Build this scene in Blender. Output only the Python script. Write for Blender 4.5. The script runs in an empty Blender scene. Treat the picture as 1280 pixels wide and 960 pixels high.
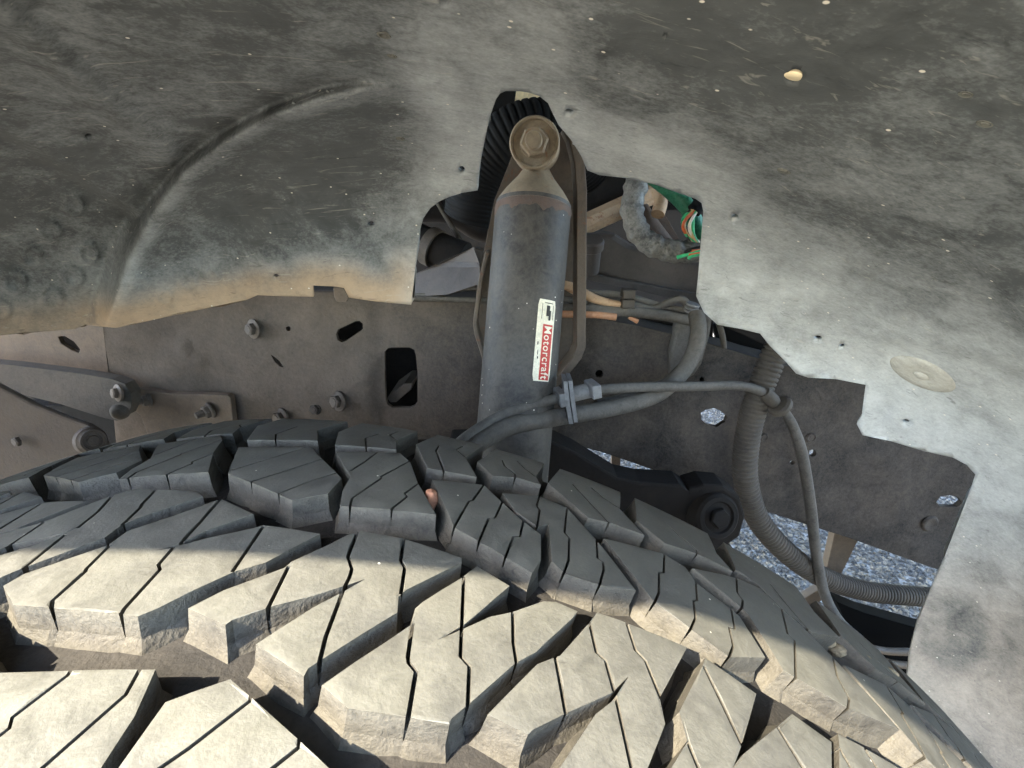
import bpy, bmesh, math, random
from mathutils import Vector, Matrix, noise
from mathutils.geometry import delaunay_2d_cdt
random.seed(7)
scene = bpy.context.scene
col = scene.collection

# ------------------------------------------------------------------ camera
EYE = Vector((0.0, 0.0, 0.86))
PITCH = 0.325
FOC = 650.0                       # focal length in units of the 1280 px wide photograph
cam_d = bpy.data.cameras.new('camera'); cam = bpy.data.objects.new('camera', cam_d); col.objects.link(cam)
cam_d.sensor_width = 36.0; cam_d.lens = FOC / 1280.0 * 36.0
cam_d.clip_start = 0.005; cam_d.clip_end = 500.0
cam.location = EYE; cam.rotation_euler = (math.pi / 2 - PITCH, 0, 0)
scene.camera = cam

# ------------------------------------------------------------------ daylight
SUN_AZ, SUN_EL = math.radians(48), math.radians(43)     # azimuth: to the left, from behind the viewer
TO_SUN = Vector((-math.sin(SUN_AZ) * math.cos(SUN_EL), -math.cos(SUN_AZ) * math.cos(SUN_EL), math.sin(SUN_EL)))
world = bpy.data.worlds.new('World'); scene.world = world; world.use_nodes = True
wn = world.node_tree.nodes; wl = world.node_tree.links
sky = wn.new('ShaderNodeTexSky'); sky.sky_type = 'NISHITA'; sky.sun_disc = False
sky.sun_elevation = SUN_EL
sky.sun_rotation = math.pi + SUN_AZ      # sun stands behind the viewer and to the left
wl.new(sky.outputs[0], wn['Background'].inputs[0]); wn['Background'].inputs[1].default_value = 0.15
sun_d = bpy.data.lights.new('sun', 'SUN'); sun_d.energy = 2.25; sun_d.angle = math.radians(0.53); sun_d.color = (1.0, 0.91, 0.75)
sun = bpy.data.objects.new('sun', sun_d); col.objects.link(sun)
sun.rotation_euler = TO_SUN.to_track_quat('Z', 'Y').to_euler(); sun.location = (-2, -2, 4)
scene.view_settings.view_transform = 'Standard'; scene.view_settings.look = 'None'
scene.view_settings.gamma = 1.0; scene.view_settings.use_curve_mapping = False
scene.view_settings.exposure = 3.97
scene.render.engine = 'CYCLES'
scene.cycles.use_denoising = True
scene.cycles.max_bounces = 6; scene.cycles.diffuse_bounces = 4; scene.cycles.glossy_bounces = 2
scene.cycles.use_adaptive_sampling = True; scene.cycles.adaptive_threshold = 0.02

# ------------------------------------------------------------------ helpers
_cp, _sp = math.cos(PITCH), math.sin(PITCH)
FWD = Vector((0, _cp, -_sp)); UPV = Vector((0, _sp, _cp)); RGT = Vector((1, 0, 0))
def ray(px, py):
    return RGT * ((px - 640) / FOC) + UPV * ((480 - py) / FOC) + FWD
def at(px, py, Y):                      # point of the vertical plane y = Y
    d = ray(px, py)
    return EYE + d * (Y / d.y)
def mm_per_px(px, py, Y):
    return Y / ray(px, py).y / FOC
def lin(r, g, b):
    f = lambda c: c / 12.92 if c <= 0.04045 else ((c + 0.055) / 1.055) ** 2.4
    return (f(r / 255), f(g / 255), f(b / 255), 1.0)

def tag(o, label=None, cat=None, group=None, kind=None):
    if label: o['label'] = label
    if cat: o['category'] = cat
    if group: o['group'] = group
    if kind: o['kind'] = kind
    return o
def empty(name, loc, label=None, cat=None, group=None):
    o = bpy.data.objects.new(name, None); o.empty_display_size = 0.02
    col.objects.link(o); o.location = loc
    return tag(o, label, cat, group)
def link(name, me, mat, parent=None):
    o = bpy.data.objects.new(name, me); col.objects.link(o)
    if mat and not me.materials: me.materials.append(mat)
    if parent is not None:
        o.parent = parent
        w = Vector(); q = parent
        while q is not None: w += q.location; q = q.parent
        o.location = -w                 # geometry is written in world coordinates
    return o
def from_bm(name, bm, mat, parent=None, smooth=False, recalc=True):
    if recalc: bmesh.ops.recalc_face_normals(bm, faces=bm.faces)
    me = bpy.data.meshes.new(name); bm.to_mesh(me); bm.free()
    if smooth:
        for p in me.polygons: p.use_smooth = True
        if smooth is not True: me.set_sharp_from_angle(angle=math.radians(smooth))
    return link(name, me, mat, parent)

def inside(p, poly):
    x, y = p; r = False; n = len(poly); j = n - 1
    for i in range(n):
        xi, yi = poly[i]; xj, yj = poly[j]
        if (yi > y) != (yj > y) and x < (xj - xi) * (y - yi) / (yj - yi) + xi: r = not r
        j = i
    return r
def area2(poly):
    return sum(poly[i - 1][0] * poly[i][1] - poly[i][0] * poly[i - 1][1] for i in range(len(poly)))
def offset(poly, d):                    # outward for d > 0 on a counter-clockwise polygon
    s = 1 if area2(poly) > 0 else -1
    n = len(poly); out = []
    for i in range(n):
        a = Vector(poly[i - 1]); b = Vector(poly[i]); c = Vector(poly[(i + 1) % n])
        e1 = (b - a).normalized(); e2 = (c - b).normalized()
        n1 = Vector((e1.y, -e1.x)) * s; n2 = Vector((e2.y, -e2.x)) * s
        m = n1 + n2
        if m.length < 1e-6: m = n1
        m.normalize()
        k = min(1 / max(m.dot(n1), 0.35), 2.2)
        out.append(tuple(b + m * d * k))
    return out
def ribbon(line, w):                    # closed polygon round a polyline
    L = []; R = []; n = len(line)
    for i in range(n):
        a = Vector(line[max(i - 1, 0)]); b = Vector(line[min(i + 1, n - 1)]); t = (b - a).normalized()
        nn = Vector((-t.y, t.x)) * w / 2; p = Vector(line[i])
        L.append(tuple(p + nn)); R.append(tuple(p - nn))
    return L + R[::-1]
def circle_px(x, y, rx, ry=None, n=12, rot=0):
    ry = ry or rx
    c, s = math.cos(rot), math.sin(rot)
    return [(x + rx * math.cos(t) * c - ry * math.sin(t) * s, y + rx * math.cos(t) * s + ry * math.sin(t) * c)
            for t in (2 * math.pi * k / n for k in range(n))]
def cdt(loops, extra=()):
    """constrained triangulation of closed loops plus loose points"""
    vs = []; es = []
    for lp in loops:
        b = len(vs); n = len(lp)
        vs += [Vector(p) for p in lp]
        es += [(b + i, b + (i + 1) % n) for i in range(n)]
    vs += [Vector(p) for p in extra]
    r = delaunay_2d_cdt(vs, es, [], 0, 1e-7)
    return r[0], r[2]
def sheet(outline, holes, step, extra_loops=(), extra_pts=()):
    """triangles of a polygon with holes; returns verts2d, faces, boundary edges"""
    pts = list(extra_pts)
    if step:
        x0 = min(p[0] for p in outline); x1 = max(p[0] for p in outline)
        y0 = min(p[1] for p in outline); y1 = max(p[1] for p in outline)
        y = y0 + step * 0.53; k = 0
        while y < y1:
            x = x0 + step * (0.31 + 0.5 * (k % 2))
            while x < x1:
                if inside((x, y), outline) and not any(inside((x, y), h) for h in holes): pts.append((x, y))
                x += step
            y += step * 0.87; k += 1
    vs, fs = cdt([outline] + list(holes) + list(extra_loops), pts)
    keep = []
    for f in fs:
        c = (sum(vs[i].x for i in f) / 3, sum(vs[i].y for i in f) / 3)
        if inside(c, outline) and not any(inside(c, h) for h in holes): keep.append(tuple(f))
    cnt = {}
    for f in keep:
        for i in range(3):
            e = (f[i], f[(i + 1) % 3]); cnt[tuple(sorted(e))] = cnt.get(tuple(sorted(e)), 0) + 1 
    bnd = []
    for f in keep:
        for i in range(3):
            e = (f[i], f[(i + 1) % 3])
            if cnt[tuple(sorted(e))] == 1: bnd.append(e)
    return vs, keep, bnd

def plate(name, outline, Y, thick, mat, parent=None, holes=(), step=0, bevel=0.0008, fn=None, back=True):
    """flat plate whose outline is given in photograph pixels on the plane y = Y, running back by thick"""
    Yf = Y if callable(Y) else (lambda x, y: Y)
    vs, fs, bnd = sheet(outline, holes, step)
    bm = bmesh.new()
    front = [at(v.x, v.y, Yf(v.x, v.y)) for v in vs]
    if fn: front = [fn(p, v) for p, v in zip(front, vs)]
    used = sorted({i for f in fs for i in f})
    A = {i: bm.verts.new(front[i]) for i in used}
    B = {i: bm.verts.new(front[i] + Vector((0, thick, 0))) for i in used}
    for f in fs:
        bm.faces.new([A[i] for i in f])
        if back: bm.faces.new([B[i] for i in reversed(f)])
    for a, b in bnd:
        bm.faces.new([A[b], A[a], B[a], B[b]])
    o = from_bm(name, bm, mat, parent)
    if bevel:
        m = o.modifiers.new('bevel', 'BEVEL'); m.width = bevel; m.segments = 2; m.limit_method = 'ANGLE'; m.angle_limit = math.radians(50)
    return o

def smooth_path(pts, n=6):
    P = [Vector(p) for p in pts]; out = []
    if len(P) < 3: return P
    for i in range(len(P) - 1):
        p0 = P[max(i - 1, 0)]; p1 = P[i]; p2 = P[i + 1]; p3 = P[min(i + 2, len(P) - 1)]
        for k in range(n):
            t = k / n
            out.append(0.5 * ((2 * p1) + (p2 - p0) * t + (2 * p0 - 5 * p1 + 4 * p2 - p3) * t * t + (3 * p1 - p0 - 3 * p2 + p3) * t ** 3))
    out.append(P[-1]); return out
def tube_bm(bm, path, rad, seg=12, cap=True):
    rf = rad if callable(rad) else (lambda t: rad)
    n = len(path); rings = []
    t0 = (path[1] - path[0]).normalized()
    ref = Vector((0, 0, 1)) if abs(t0.z) < 0.9 else Vector((1, 0, 0))
    nrm = (ref - t0 * ref.dot(t0)).normalized()
    L = [0.0]
    for i in range(1, n): L.append(L[-1] + (path[i] - path[i - 1]).length)
    for i in range(n):
        t = (path[min(i + 1, n - 1)] - path[max(i - 1, 0)]).normalized()
        nrm = (nrm - t * nrm.dot(t)).normalized(); b = t.cross(nrm)
        r = rf(L[i])
        rings.append([bm.verts.new(path[i] + (nrm * math.cos(a) + b * math.sin(a)) * r) for a in (2 * math.pi * k / seg for k in range(seg))])
    for i in range(n - 1):
        for k in range(seg):
            bm.faces.new([rings[i][k], rings[i][(k + 1) % seg], rings[i + 1][(k + 1) % seg], rings[i + 1][k]])
    if cap:
        bm.faces.new(rings[0][::-1]); bm.faces.new(rings[-1])
    return L[-1]
def tube(name, pts, rad, mat, parent=None, seg=14, n=8, flat=40):
    bm = bmesh.new(); tube_bm(bm, smooth_path(pts, n), rad, seg)
    return from_bm(name, bm, mat, parent, smooth=flat)
def resample(path, ds):
    out = [path[0]]; acc = 0.0
    for a, b in zip(path, path[1:]):
        d = (b - a).length; 
        if d < 1e-9: continue
        t = ds - acc
        while t <= d:
            out.append(a + (b - a) * (t / d)); t += ds
        acc = d - (t - ds)
    return out
def ribbed(name, pts, r0, r1, pitch, mat, parent=None, seg=16):
    """corrugated conduit: narrow valleys between rounded ridges"""
    path = resample(smooth_path(pts, 16), pitch / 5)
    bm = bmesh.new()
    tube_bm(bm, path, lambda s: r0 + (r1 - r0) * min(1.0, 1.25 * math.sin(math.pi * ((s / pitch) % 1.0)) ** 0.6), seg)
    return from_bm(name, bm, mat, parent, smooth=True)
def basis(center, axis, up=Vector((0, 0, 1))):
    z = axis.normalized(); x = up.cross(z)
    if x.length < 1e-4: x = Vector((1, 0, 0)).cross(z)
    x.normalize(); y = z.cross(x)
    m = Matrix((x, y, z)).transposed().to_4x4(); m.translation = center
    return m
def lathe(bm, M, prof, seg=32, close=True):
    """revolve (radius, height) profile round the z axis of M"""
    rings = []
    for r, h in prof:
        if r < 1e-6: rings.append([bm.verts.new(M @ Vector((0, 0, h)))])
        else: rings.append([bm.verts.new(M @ Vector((r * math.cos(a), r * math.sin(a), h))) for a in (2 * math.pi * k / seg for k in range(seg))])
    for a, b in zip(rings, rings[1:]):
        for k in range(seg):
            k2 = (k + 1) % seg
            if len(a) == 1 and len(b) == 1: continue
            if len(a) == 1: bm.faces.new([a[0], b[k], b[k2]])
            elif len(b) == 1: bm.faces.new([a[k], b[0], a[k2]])
            else: bm.faces.new([a[k], b[k], b[k2], a[k2]])
def hexprism(bm, M, r, h0, h1, n=6):
    c = 0.12 * r
    rows = [(r, h0), (r, h1 - c), (r - c, h1)]
    rings = [[bm.verts.new(M @ Vector((q * math.cos(2 * math.pi * k / n + .2), q * math.sin(2 * math.pi * k / n + .2), h))) for k in range(n)] for q, h in rows]
    for a, b in zip(rings, rings[1:]):
        for k in range(n): bm.faces.new([a[k], a[(k + 1) % n], b[(k + 1) % n], b[k]])
    bm.faces.new(rings[-1]); bm.faces.new(rings[0][::-1])
def bolt(px, py, Y, rpx, mat, parent=None, name='bolt', axis=None, stud=False, washer=1.65):
    """flanged hex bolt standing off the plane y = Y towards the viewer"""
    s = mm_per_px(px, py, Y); r = rpx * s; c = at(px, py, Y)
    M = basis(c, axis or Vector((-0.25, -1, 0.1)))
    bm = bmesh.new()
    if washer: lathe(bm, M, [(0, -.001), (r * washer, -.001), (r * washer, r * .18), (r * washer * .93, r * .26), (r * 1.05, r * .34), (0, r * .34)], 20)
    hexprism(bm, M, r * 1.05, r * .3, r * 1.05)
    if stud: lathe(bm, M, [(r * .55, r), (r * .55, r * 2.1), (r * .45, r * 2.25), (0, r * 2.25)], 14)
    else: lathe(bm, M, [(r * .7, r * 1.04), (r * .62, r * 1.14), (0, r * 1.14)], 16)
    return from_bm(name, bm, mat, parent, smooth=35)
def box(bm, M, sx, sy, sz):
    r = bmesh.ops.create_cube(bm, size=1.0, matrix=M @ Matrix.Diagonal((sx, sy, sz, 1)))
    return r['verts']

# ------------------------------------------------------------------ materials
def nodes_of(m):
    m.use_nodes = True
    return m.node_tree.nodes, m.node_tree.links
def ramp(nt, lk, src, stops):
    r = nt.new('ShaderNodeValToRGB'); e = r.color_ramp.elements
    e[0].position, e[0].color = stops[0][0], stops[0][1]; e[1].position, e[1].color = stops[-1][0], stops[-1][1]
    for p, c in stops[1:-1]:
        q = e.new(p); q.color = c
    lk.new(src, r.inputs[0]); return r.outputs[0]
def g(v): return (v, v, v, 1)
def noise_tex(nt, lk, vec, scale, detail=6, rough=0.6, dist=0.0):
    n = nt.new('ShaderNodeTexNoise'); n.inputs['Scale'].default_value = scale; n.inputs['Detail'].default_value = detail
    n.inputs['Roughness'].default_value = rough; n.inputs['Distortion'].default_value = dist
    lk.new(vec, n.inputs['Vector']); return n.outputs['Fac']
def mixc(nt, lk, fac, a, b):
    m = nt.new('ShaderNodeMix'); m.data_type = 'RGBA'
    for s, v in ((m.inputs[0], fac), (m.inputs[6], a), (m.inputs[7], b)):
        if hasattr(v, 'links'): lk.new(v, s)
        else: s.default_value = v
    return m.outputs[2]
def math_n(nt, lk, op, a, b=0.0, clamp=False):
    m = nt.new('ShaderNodeMath'); m.operation = op; m.use_clamp = clamp
    for s, v in ((m.inputs[0], a), (m.inputs[1], b)):
        if hasattr(v, 'links'): lk.new(v, s)
        else: s.default_value = v
    return m.outputs[0]
def material(name, base, dust=None, amount=0.4, scale=14.0, rough=0.7, metal=0.0, bump=0.25, fine=420.0,
             rust=None, rust_amt=0.0, specks=0.0, scratch=0.0, crisp=0.0, up=0.0, attr=None, spec=0.3):
    """grimy surface: base colour, a blotchy dust film, optional rust and pale specks, fine relief"""
    m = bpy.data.materials.new(name); nt, lk = nodes_of(m); b = nt['Principled BSDF']
    geo = nt.new('ShaderNodeNewGeometry'); pos = geo.outputs['Position']
    big = noise_tex(nt, lk, pos, scale, 4, 0.62, 0.4)
    fin = noise_tex(nt, lk, pos, fine, 2, 0.6)
    mid = noise_tex(nt, lk, pos, scale * 6, 4, 0.65, 0.8)
    grn = noise_tex(nt, lk, pos, fine * 2.2, 2, 0.7)
    c = mixc(nt, lk, ramp(nt, lk, mid, [(0.3, g(0)), (0.7, g(1))]), tuple(x * 0.72 for x in base[:3]) + (1,), tuple(min(x * 1.22, 1) for x in base[:3]) + (1,))
    if dust:
        f = math_n(nt, lk, 'ADD', math_n(nt, lk, 'MULTIPLY', big, 0.9), math_n(nt, lk, 'MULTIPLY', mid, 0.5))
        f = math_n(nt, lk, 'ADD', f, math_n(nt, lk, 'MULTIPLY', fin, 0.35))
        f = math_n(nt, lk, 'ADD', f, math_n(nt, lk, 'MULTIPLY', grn, 0.35))      # mean about 1.05
        f = math_n(nt, lk, 'ADD', f, amount - 1.05)
        if up:
            sx = nt.new('ShaderNodeSeparateXYZ'); lk.new(geo.outputs['Normal'], sx.inputs[0])
            f = math_n(nt, lk, 'ADD', f, math_n(nt, lk, 'MULTIPLY', sx.outputs[2], up))
        if attr:
            a = nt.new('ShaderNodeAttribute'); a.attribute_name = attr
            sp = nt.new('ShaderNodeSeparateColor'); lk.new(a.outputs['Color'], sp.inputs[0])
            f = math_n(nt, lk, 'ADD', f, sp.outputs[0])
        f = ramp(nt, lk, f, [(crisp, g(0)), (1.0 - crisp, g(0.96))])
        dc = dust
        if attr:
            dc = mixc(nt, lk, sp.outputs[1], dust, lin(172, 140, 100))
        c = mixc(nt, lk, f, c, dc)
    if rust:
        rf = noise_tex(nt, lk, pos, scale * 3, 4, 0.7, 0.6)
        c = mixc(nt, lk, ramp(nt, lk, rf, [(0.62 - rust_amt * 0.35, g(0)), (0.74 - rust_amt * 0.35, g(0.9))]), c, rust)
    if scratch:
        mp = nt.new('ShaderNodeMapping'); mp.inputs['Rotation'].default_value = (.3, .5, .6); mp.inputs['Scale'].default_value = (26, 260, 260)
        lk.new(pos, mp.inputs['Vector'])
        sc = noise_tex(nt, lk, mp.outputs[0], 1.0, 3, 0.75, 0.9)
        c = mixc(nt, lk, ramp(nt, lk, sc, [(0.62, g(0)), (0.70, g(scratch))]), c, lin(176, 172, 158))
        c = mixc(nt, lk, ramp(nt, lk, sc, [(0.30, g(scratch)), (0.38, g(0))]), c, lin(34, 34, 33))
    if specks:
        v = nt.new('ShaderNodeTexVoronoi'); v.inputs['Scale'].default_value = 170; v.inputs['Randomness'].default_value = 1.0
        lk.new(pos, v.inputs['Vector'])
        sf = ramp(nt, lk, v.outputs['Distance'], [(specks * 0.8, g(1)), (specks * 1.1 + .01, g(0))])
        sep = nt.new('ShaderNodeSeparateColor'); lk.new(v.outputs['Color'], sep.inputs[0])
        sf = math_n(nt, lk, 'MULTIPLY', sf, math_n(nt, lk, 'GREATER_THAN', sep.outputs[0], 0.80))
        c = mixc(nt, lk, sf, c, lin(215, 208, 190))
    lk.new(c, b.inputs['Base Color'])
    rr = ramp(nt, lk, mid, [(0.3, g(max(rough - 0.1, 0.05))), (0.75, g(min(rough + 0.15, 1)))])
    lk.new(rr, b.inputs['Roughness'])
    b.inputs['Metallic'].default_value = metal; b.inputs['Specular IOR Level'].default_value = spec
    if bump:
        h = math_n(nt, lk, 'ADD', math_n(nt, lk, 'MULTIPLY', fin, 0.5), math_n(nt, lk, 'MULTIPLY', mid, 0.8))
        bp = nt.new('ShaderNodeBump'); bp.inputs['Strength'].default_value = bump; bp.inputs['Distance'].default_value = 0.0012
        lk.new(h, bp.inputs['Height']); lk.new(bp.outputs[0], b.inputs['Normal'])
    return m

M_LINER = material('liner_plastic', lin(84, 86, 84), dust=lin(186, 189, 185), amount=0.06, scale=9, rough=0.75, bump=0.22, fine=380, specks=0.09, scratch=0.35, attr='dust', spec=0.2, crisp=0.04)
M_RUBBER = material('tread_rubber', lin(60, 59, 57), dust=lin(99, 97, 85), amount=0.45, scale=22, rough=0.6, bump=0.18, fine=900, specks=0.05, spec=0.45, crisp=0.03)
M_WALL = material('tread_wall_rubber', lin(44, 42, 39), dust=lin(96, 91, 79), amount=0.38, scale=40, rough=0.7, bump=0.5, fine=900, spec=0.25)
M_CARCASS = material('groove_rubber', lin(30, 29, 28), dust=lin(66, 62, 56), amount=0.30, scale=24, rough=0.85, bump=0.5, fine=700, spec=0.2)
M_RAIL = material('rail_paint', lin(30, 32, 34), dust=lin(108, 97, 85), amount=0.27, scale=7, rough=0.7, bump=0.6, fine=300, spec=0.1, attr='dust')
M_BRACK = material('bracket_steel', lin(80, 70, 60), dust=lin(116, 100, 82), amount=0.40, scale=16, rough=0.62, bump=0.4)
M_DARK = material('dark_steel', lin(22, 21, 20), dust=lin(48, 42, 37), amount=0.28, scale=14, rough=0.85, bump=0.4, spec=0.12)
M_BOLT = material('bolt_steel', lin(62, 56, 50), dust=lin(96, 86, 74), amount=0.40, scale=40, rough=0.7, metal=0.0, bump=0.4)
M_SHOCK = material('shock_paint', lin(58, 56, 53), dust=lin(106, 100, 91), amount=0.20, scale=22, rough=0.6, bump=0.22, fine=380, specks=0.09, spec=0.2)
M_SHOCKTOP = material('shock_cap', lin(104, 92, 76), dust=lin(140, 124, 100), amount=0.42, scale=40, rough=0.7, bump=0.5, rust=lin(124, 72, 40), rust_amt=0.05)
M_RUST = material('rust', lin(96, 68, 50), dust=lin(84, 80, 75), amount=0.58, scale=40, rough=0.85, bump=0.7)
M_TOWER = material('tower_steel', lin(66, 58, 50), dust=lin(100, 88, 74), amount=0.4, scale=18, rough=0.65, bump=0.45, rust=lin(104, 62, 38), rust_amt=0.06)
M_HOSE = material('hose_rubber', lin(50, 48, 45), dust=lin(106, 101, 93), amount=0.40, scale=30, rough=0.75, bump=0.35, up=0.25, spec=0.18)
M_CONDUIT = material('conduit_plastic', lin(46, 43, 39), dust=lin(92, 84, 72), amount=0.36, scale=26, rough=0.7, bump=0.3, up=0.15)
M_CLIP = material('clip_plastic', lin(88, 88, 87), dust=lin(134, 132, 128), amount=0.42, scale=40, rough=0.7, bump=0.3)
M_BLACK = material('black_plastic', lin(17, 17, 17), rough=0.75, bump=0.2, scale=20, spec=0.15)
M_VOID = material('black_rubber', lin(10, 10, 10), rough=0.95, bump=0.2, scale=20, spec=0.03)
M_BAY = material('bay_paint', lin(30, 27, 25), dust=lin(60, 52, 46), amount=0.25, scale=8, rough=0.8, bump=0.3)
M_CROSS = material('cross_member_paint', lin(66, 62, 60), dust=lin(96, 89, 83), amount=0.35, scale=12, rough=0.6, bump=0.3)
M_TANROD = material('tan_rod', lin(160, 128, 98), dust=lin(176, 150, 118), amount=0.4, scale=30, rough=0.6, bump=0.4, rust=lin(120, 74, 46), rust_amt=0.15)
M_COPPER = material('copper_tube', lin(160, 102, 66), dust=lin(150, 128, 104), amount=0.45, scale=60, rough=0.5, bump=0.3)
M_TAPE = material('tape_wrap', lin(62, 62, 60), dust=lin(168, 166, 158), amount=0.30, scale=70, rough=0.55, bump=0.6)
M_GREEN = material('green_tube', lin(30, 120, 84), dust=lin(110, 150, 130), amount=0.22, scale=40, rough=0.5, bump=0.2)
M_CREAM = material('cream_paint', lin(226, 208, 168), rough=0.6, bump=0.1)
M_WIRES = [material('wire_' + n, c, rough=0.45, bump=0.05) for n, c in
           (('tan', lin(206, 176, 130)), ('green', lin(70, 190, 130)), ('orange', lin(214, 104, 60)), ('white', lin(214, 208, 190)), ('dark', lin(40, 38, 36)))]
M_STICK = material('label_paper', lin(222, 214, 188), dust=lin(120, 104, 82), amount=0.10, scale=90, rough=0.6, bump=0.2)
M_RED = material('label_red', lin(176, 44, 36), dust=lin(150, 96, 80), amount=0.12, scale=90, rough=0.6, bump=0.1)
M_PRINT = material('label_print', lin(46, 42, 38), rough=0.7, bump=0.0)
M_STONE = material('stone_red', lin(128, 84, 62), dust=lin(150, 112, 88), amount=0.3, scale=150, rough=0.8, bump=0.4)
M_DIRT = material('dirt_clod', lin(112, 100, 80), dust=lin(146, 132, 106), amount=0.4, scale=120, rough=0.95, bump=0.8)
M_BODY = material('body_paint', lin(52, 54, 58), rough=0.35, bump=0.05, spec=0.4)

def asphalt(name, pale):
    m = bpy.data.materials.new(name); nt, lk = nodes_of(m); b = nt['Principled BSDF']
    geo = nt.new('ShaderNodeNewGeometry')
    v = nt.new('ShaderNodeTexVoronoi'); v.inputs['Scale'].default_value = 110; lk.new(geo.outputs['Position'], v.inputs['Vector'])
    sep = nt.new('ShaderNodeSeparateColor'); lk.new(v.outputs['Color'], sep.inputs[0])
    n = noise_tex(nt, lk, geo.outputs['Position'], 7, 4)
    c = ramp(nt, lk, sep.outputs[0], [(0.0, lin(28, 25, 20)), (0.55, lin(58, 51, 40)), (1.0, lin(124, 110, 88))] if pale else [(0.0, lin(56, 53, 48)), (1.0, lin(148, 138, 122))])
    c = mixc(nt, lk, math_n(nt, lk, 'MULTIPLY', n, 0.35), c, lin(110, 104, 96))
    lk.new(c, b.inputs['Base Color']); b.inputs['Roughness'].default_value = 0.9
    bp = nt.new('ShaderNodeBump'); bp.inputs['Distance'].default_value = 0.004; bp.inputs['Strength'].default_value = 0.8
    lk.new(v.outputs['Distance'], bp.inputs['Height']); lk.new(bp.outputs[0], b.inputs['Normal'])
    return m
M_ASPHALT = asphalt('asphalt', False); M_CHIP = asphalt('asphalt_chips', True)

# ================================================================== GROUND
bm = bmesh.new(); bmesh.ops.create_grid(bm, x_segments=2, y_segments=2, size=120)
tag(from_bm('ground', bm, M_ASPHALT), 'grey chipped asphalt ground seen under the frame rail', kind='structure')
bm = bmesh.new()
rs = random.Random(3)
for i in range(52000):                                   # stone chips of the surface where it shows
    x = rs.uniform(0.0, 1.9); y = rs.uniform(0.85, 2.7)
    if x > 0.2 + 0.95 * y or x < -0.45 + 0.35 * y: continue
    r = rs.uniform(0.0035, 0.0085)
    c = Vector((x, y, r * 0.25)); q = []
    a0 = rs.uniform(0, 6.28)
    for k in range(5):
        a = a0 + k * 1.2566 + rs.uniform(-.3, .3)
        q.append(bm.verts.new(c + Vector((math.cos(a) * r * rs.uniform(.7, 1.1), math.sin(a) * r * rs.uniform(.7, 1.1), rs.uniform(-.2, .25) * r))))
    t = bm.verts.new(c + Vector((rs.uniform(-.4, .4) * r, rs.uniform(-.4, .4) * r, r * rs.uniform(.45, .8))))
    for k in range(5): bm.faces.new([q[k], q[(k + 1) % 5], t])
tag(from_bm('asphalt_chips', bm, M_CHIP, recalc=False), 'loose pale stone chips bound in the asphalt', 'stone chips', kind='stuff')

# ================================================================== FENDER LINER
AX0, AZ0, RB, YW = -0.10, EYE.z - 0.474, 0.545, 0.40
def S_liner(p):
    a = p.y - YW + 0.10 * max(0.0, -0.30 - p.x) 
    b = math.hypot(p.x - AX0, p.z - AZ0) - RB
    return 0.5 * (a + b + math.sqrt((a - b) ** 2 + 0.14 ** 2))
def on_liner(px, py):
    d = ray(px, py); t0, t1 = 0.01, 3.0
    for _ in range(34):
        t = 0.5 * (t0 + t1)
        if S_liner(EYE + d * t) > 0: t1 = t
        else: t0 = t
    return EYE + d * t0
def liner_normal(p):                                     # into the wheel well
    e = 1e-4; s = S_liner(p)
    return -Vector((S_liner(p + Vector((e, 0, 0))) - s, S_liner(p + Vector((0, e, 0))) - s, S_liner(p + Vector((0, 0, e))) - s)).normalized()
def sdist(x, y, line):
    best = 1e9; sg = 1; tt = 0; n = len(line) - 1
    for i in range(n):
        ax, ay = line[i]; bx, by = line[i + 1]; dx, dy = bx - ax, by - ay
        t = ((x - ax) * dx + (y - ay) * dy) / (dx * dx + dy * dy); u = min(max(t, 0), 1)
        qx, qy = ax + dx * u, ay + dy * u; d = math.hypot(x - qx, y - qy)
        if d < best - 1e-9:
            best = d; sg = 1 if dx * (y - ay) - dy * (x - ax) > 0 else -1; tt = (i + u) / n
    return best * sg, tt
def sst(a, b, x):
    t = min(max((x - a) / (b - a), 0), 1); return t * t * (3 - 2 * t)
ARC = [(560, 120), (500, 101), (455, 103), (400, 113), (335, 136), (275, 170), (225, 208), (182, 262), (152, 320), (136, 365), (122, 412)]
ARC2 = [(520, 165), (440, 150), (385, 165), (340, 205), (318, 260), (312, 330), (312, 380)]
BAND1 = [(-300, 10), (-20, 150), (170, 266)]
BAND2 = [(-60, -40), (110, 110), (226, 206)]
BAND3 = [(380, -60), (420, 40), (455, 103)]
CORN = [(-60, 90), (10, 40), (60, -15)]
CREASE = [(900, 215), (1060, 245), (1185, 288), (1240, 350), (1290, 420), (1340, 520)]
STEP = [(1060, 424), (1120, 428), (1180, 440), (1290, 468), (1500, 520)]
BUMPS = [(92, 258, 15), (62, 289, 15), (110, 317, 15), (40, 322, 15), (91, 347, 15), (18, 352, 17), (66, 374, 15), (0, 388, 15), (-30, 330, 15),
         (890, 350, 9), (905, 372, 9), (925, 392, 9), (935, 362, 10), (955, 380, 10), (975, 397, 9), (962, 352, 9), (986, 372, 10), (1006, 392, 9), (1022, 372, 9), (1040, 398, 9), (912, 340, 8),
         (175, 355, 12), (205, 372, 11), (235, 352, 12), (265, 346, 11), (290, 350, 10)]
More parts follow.
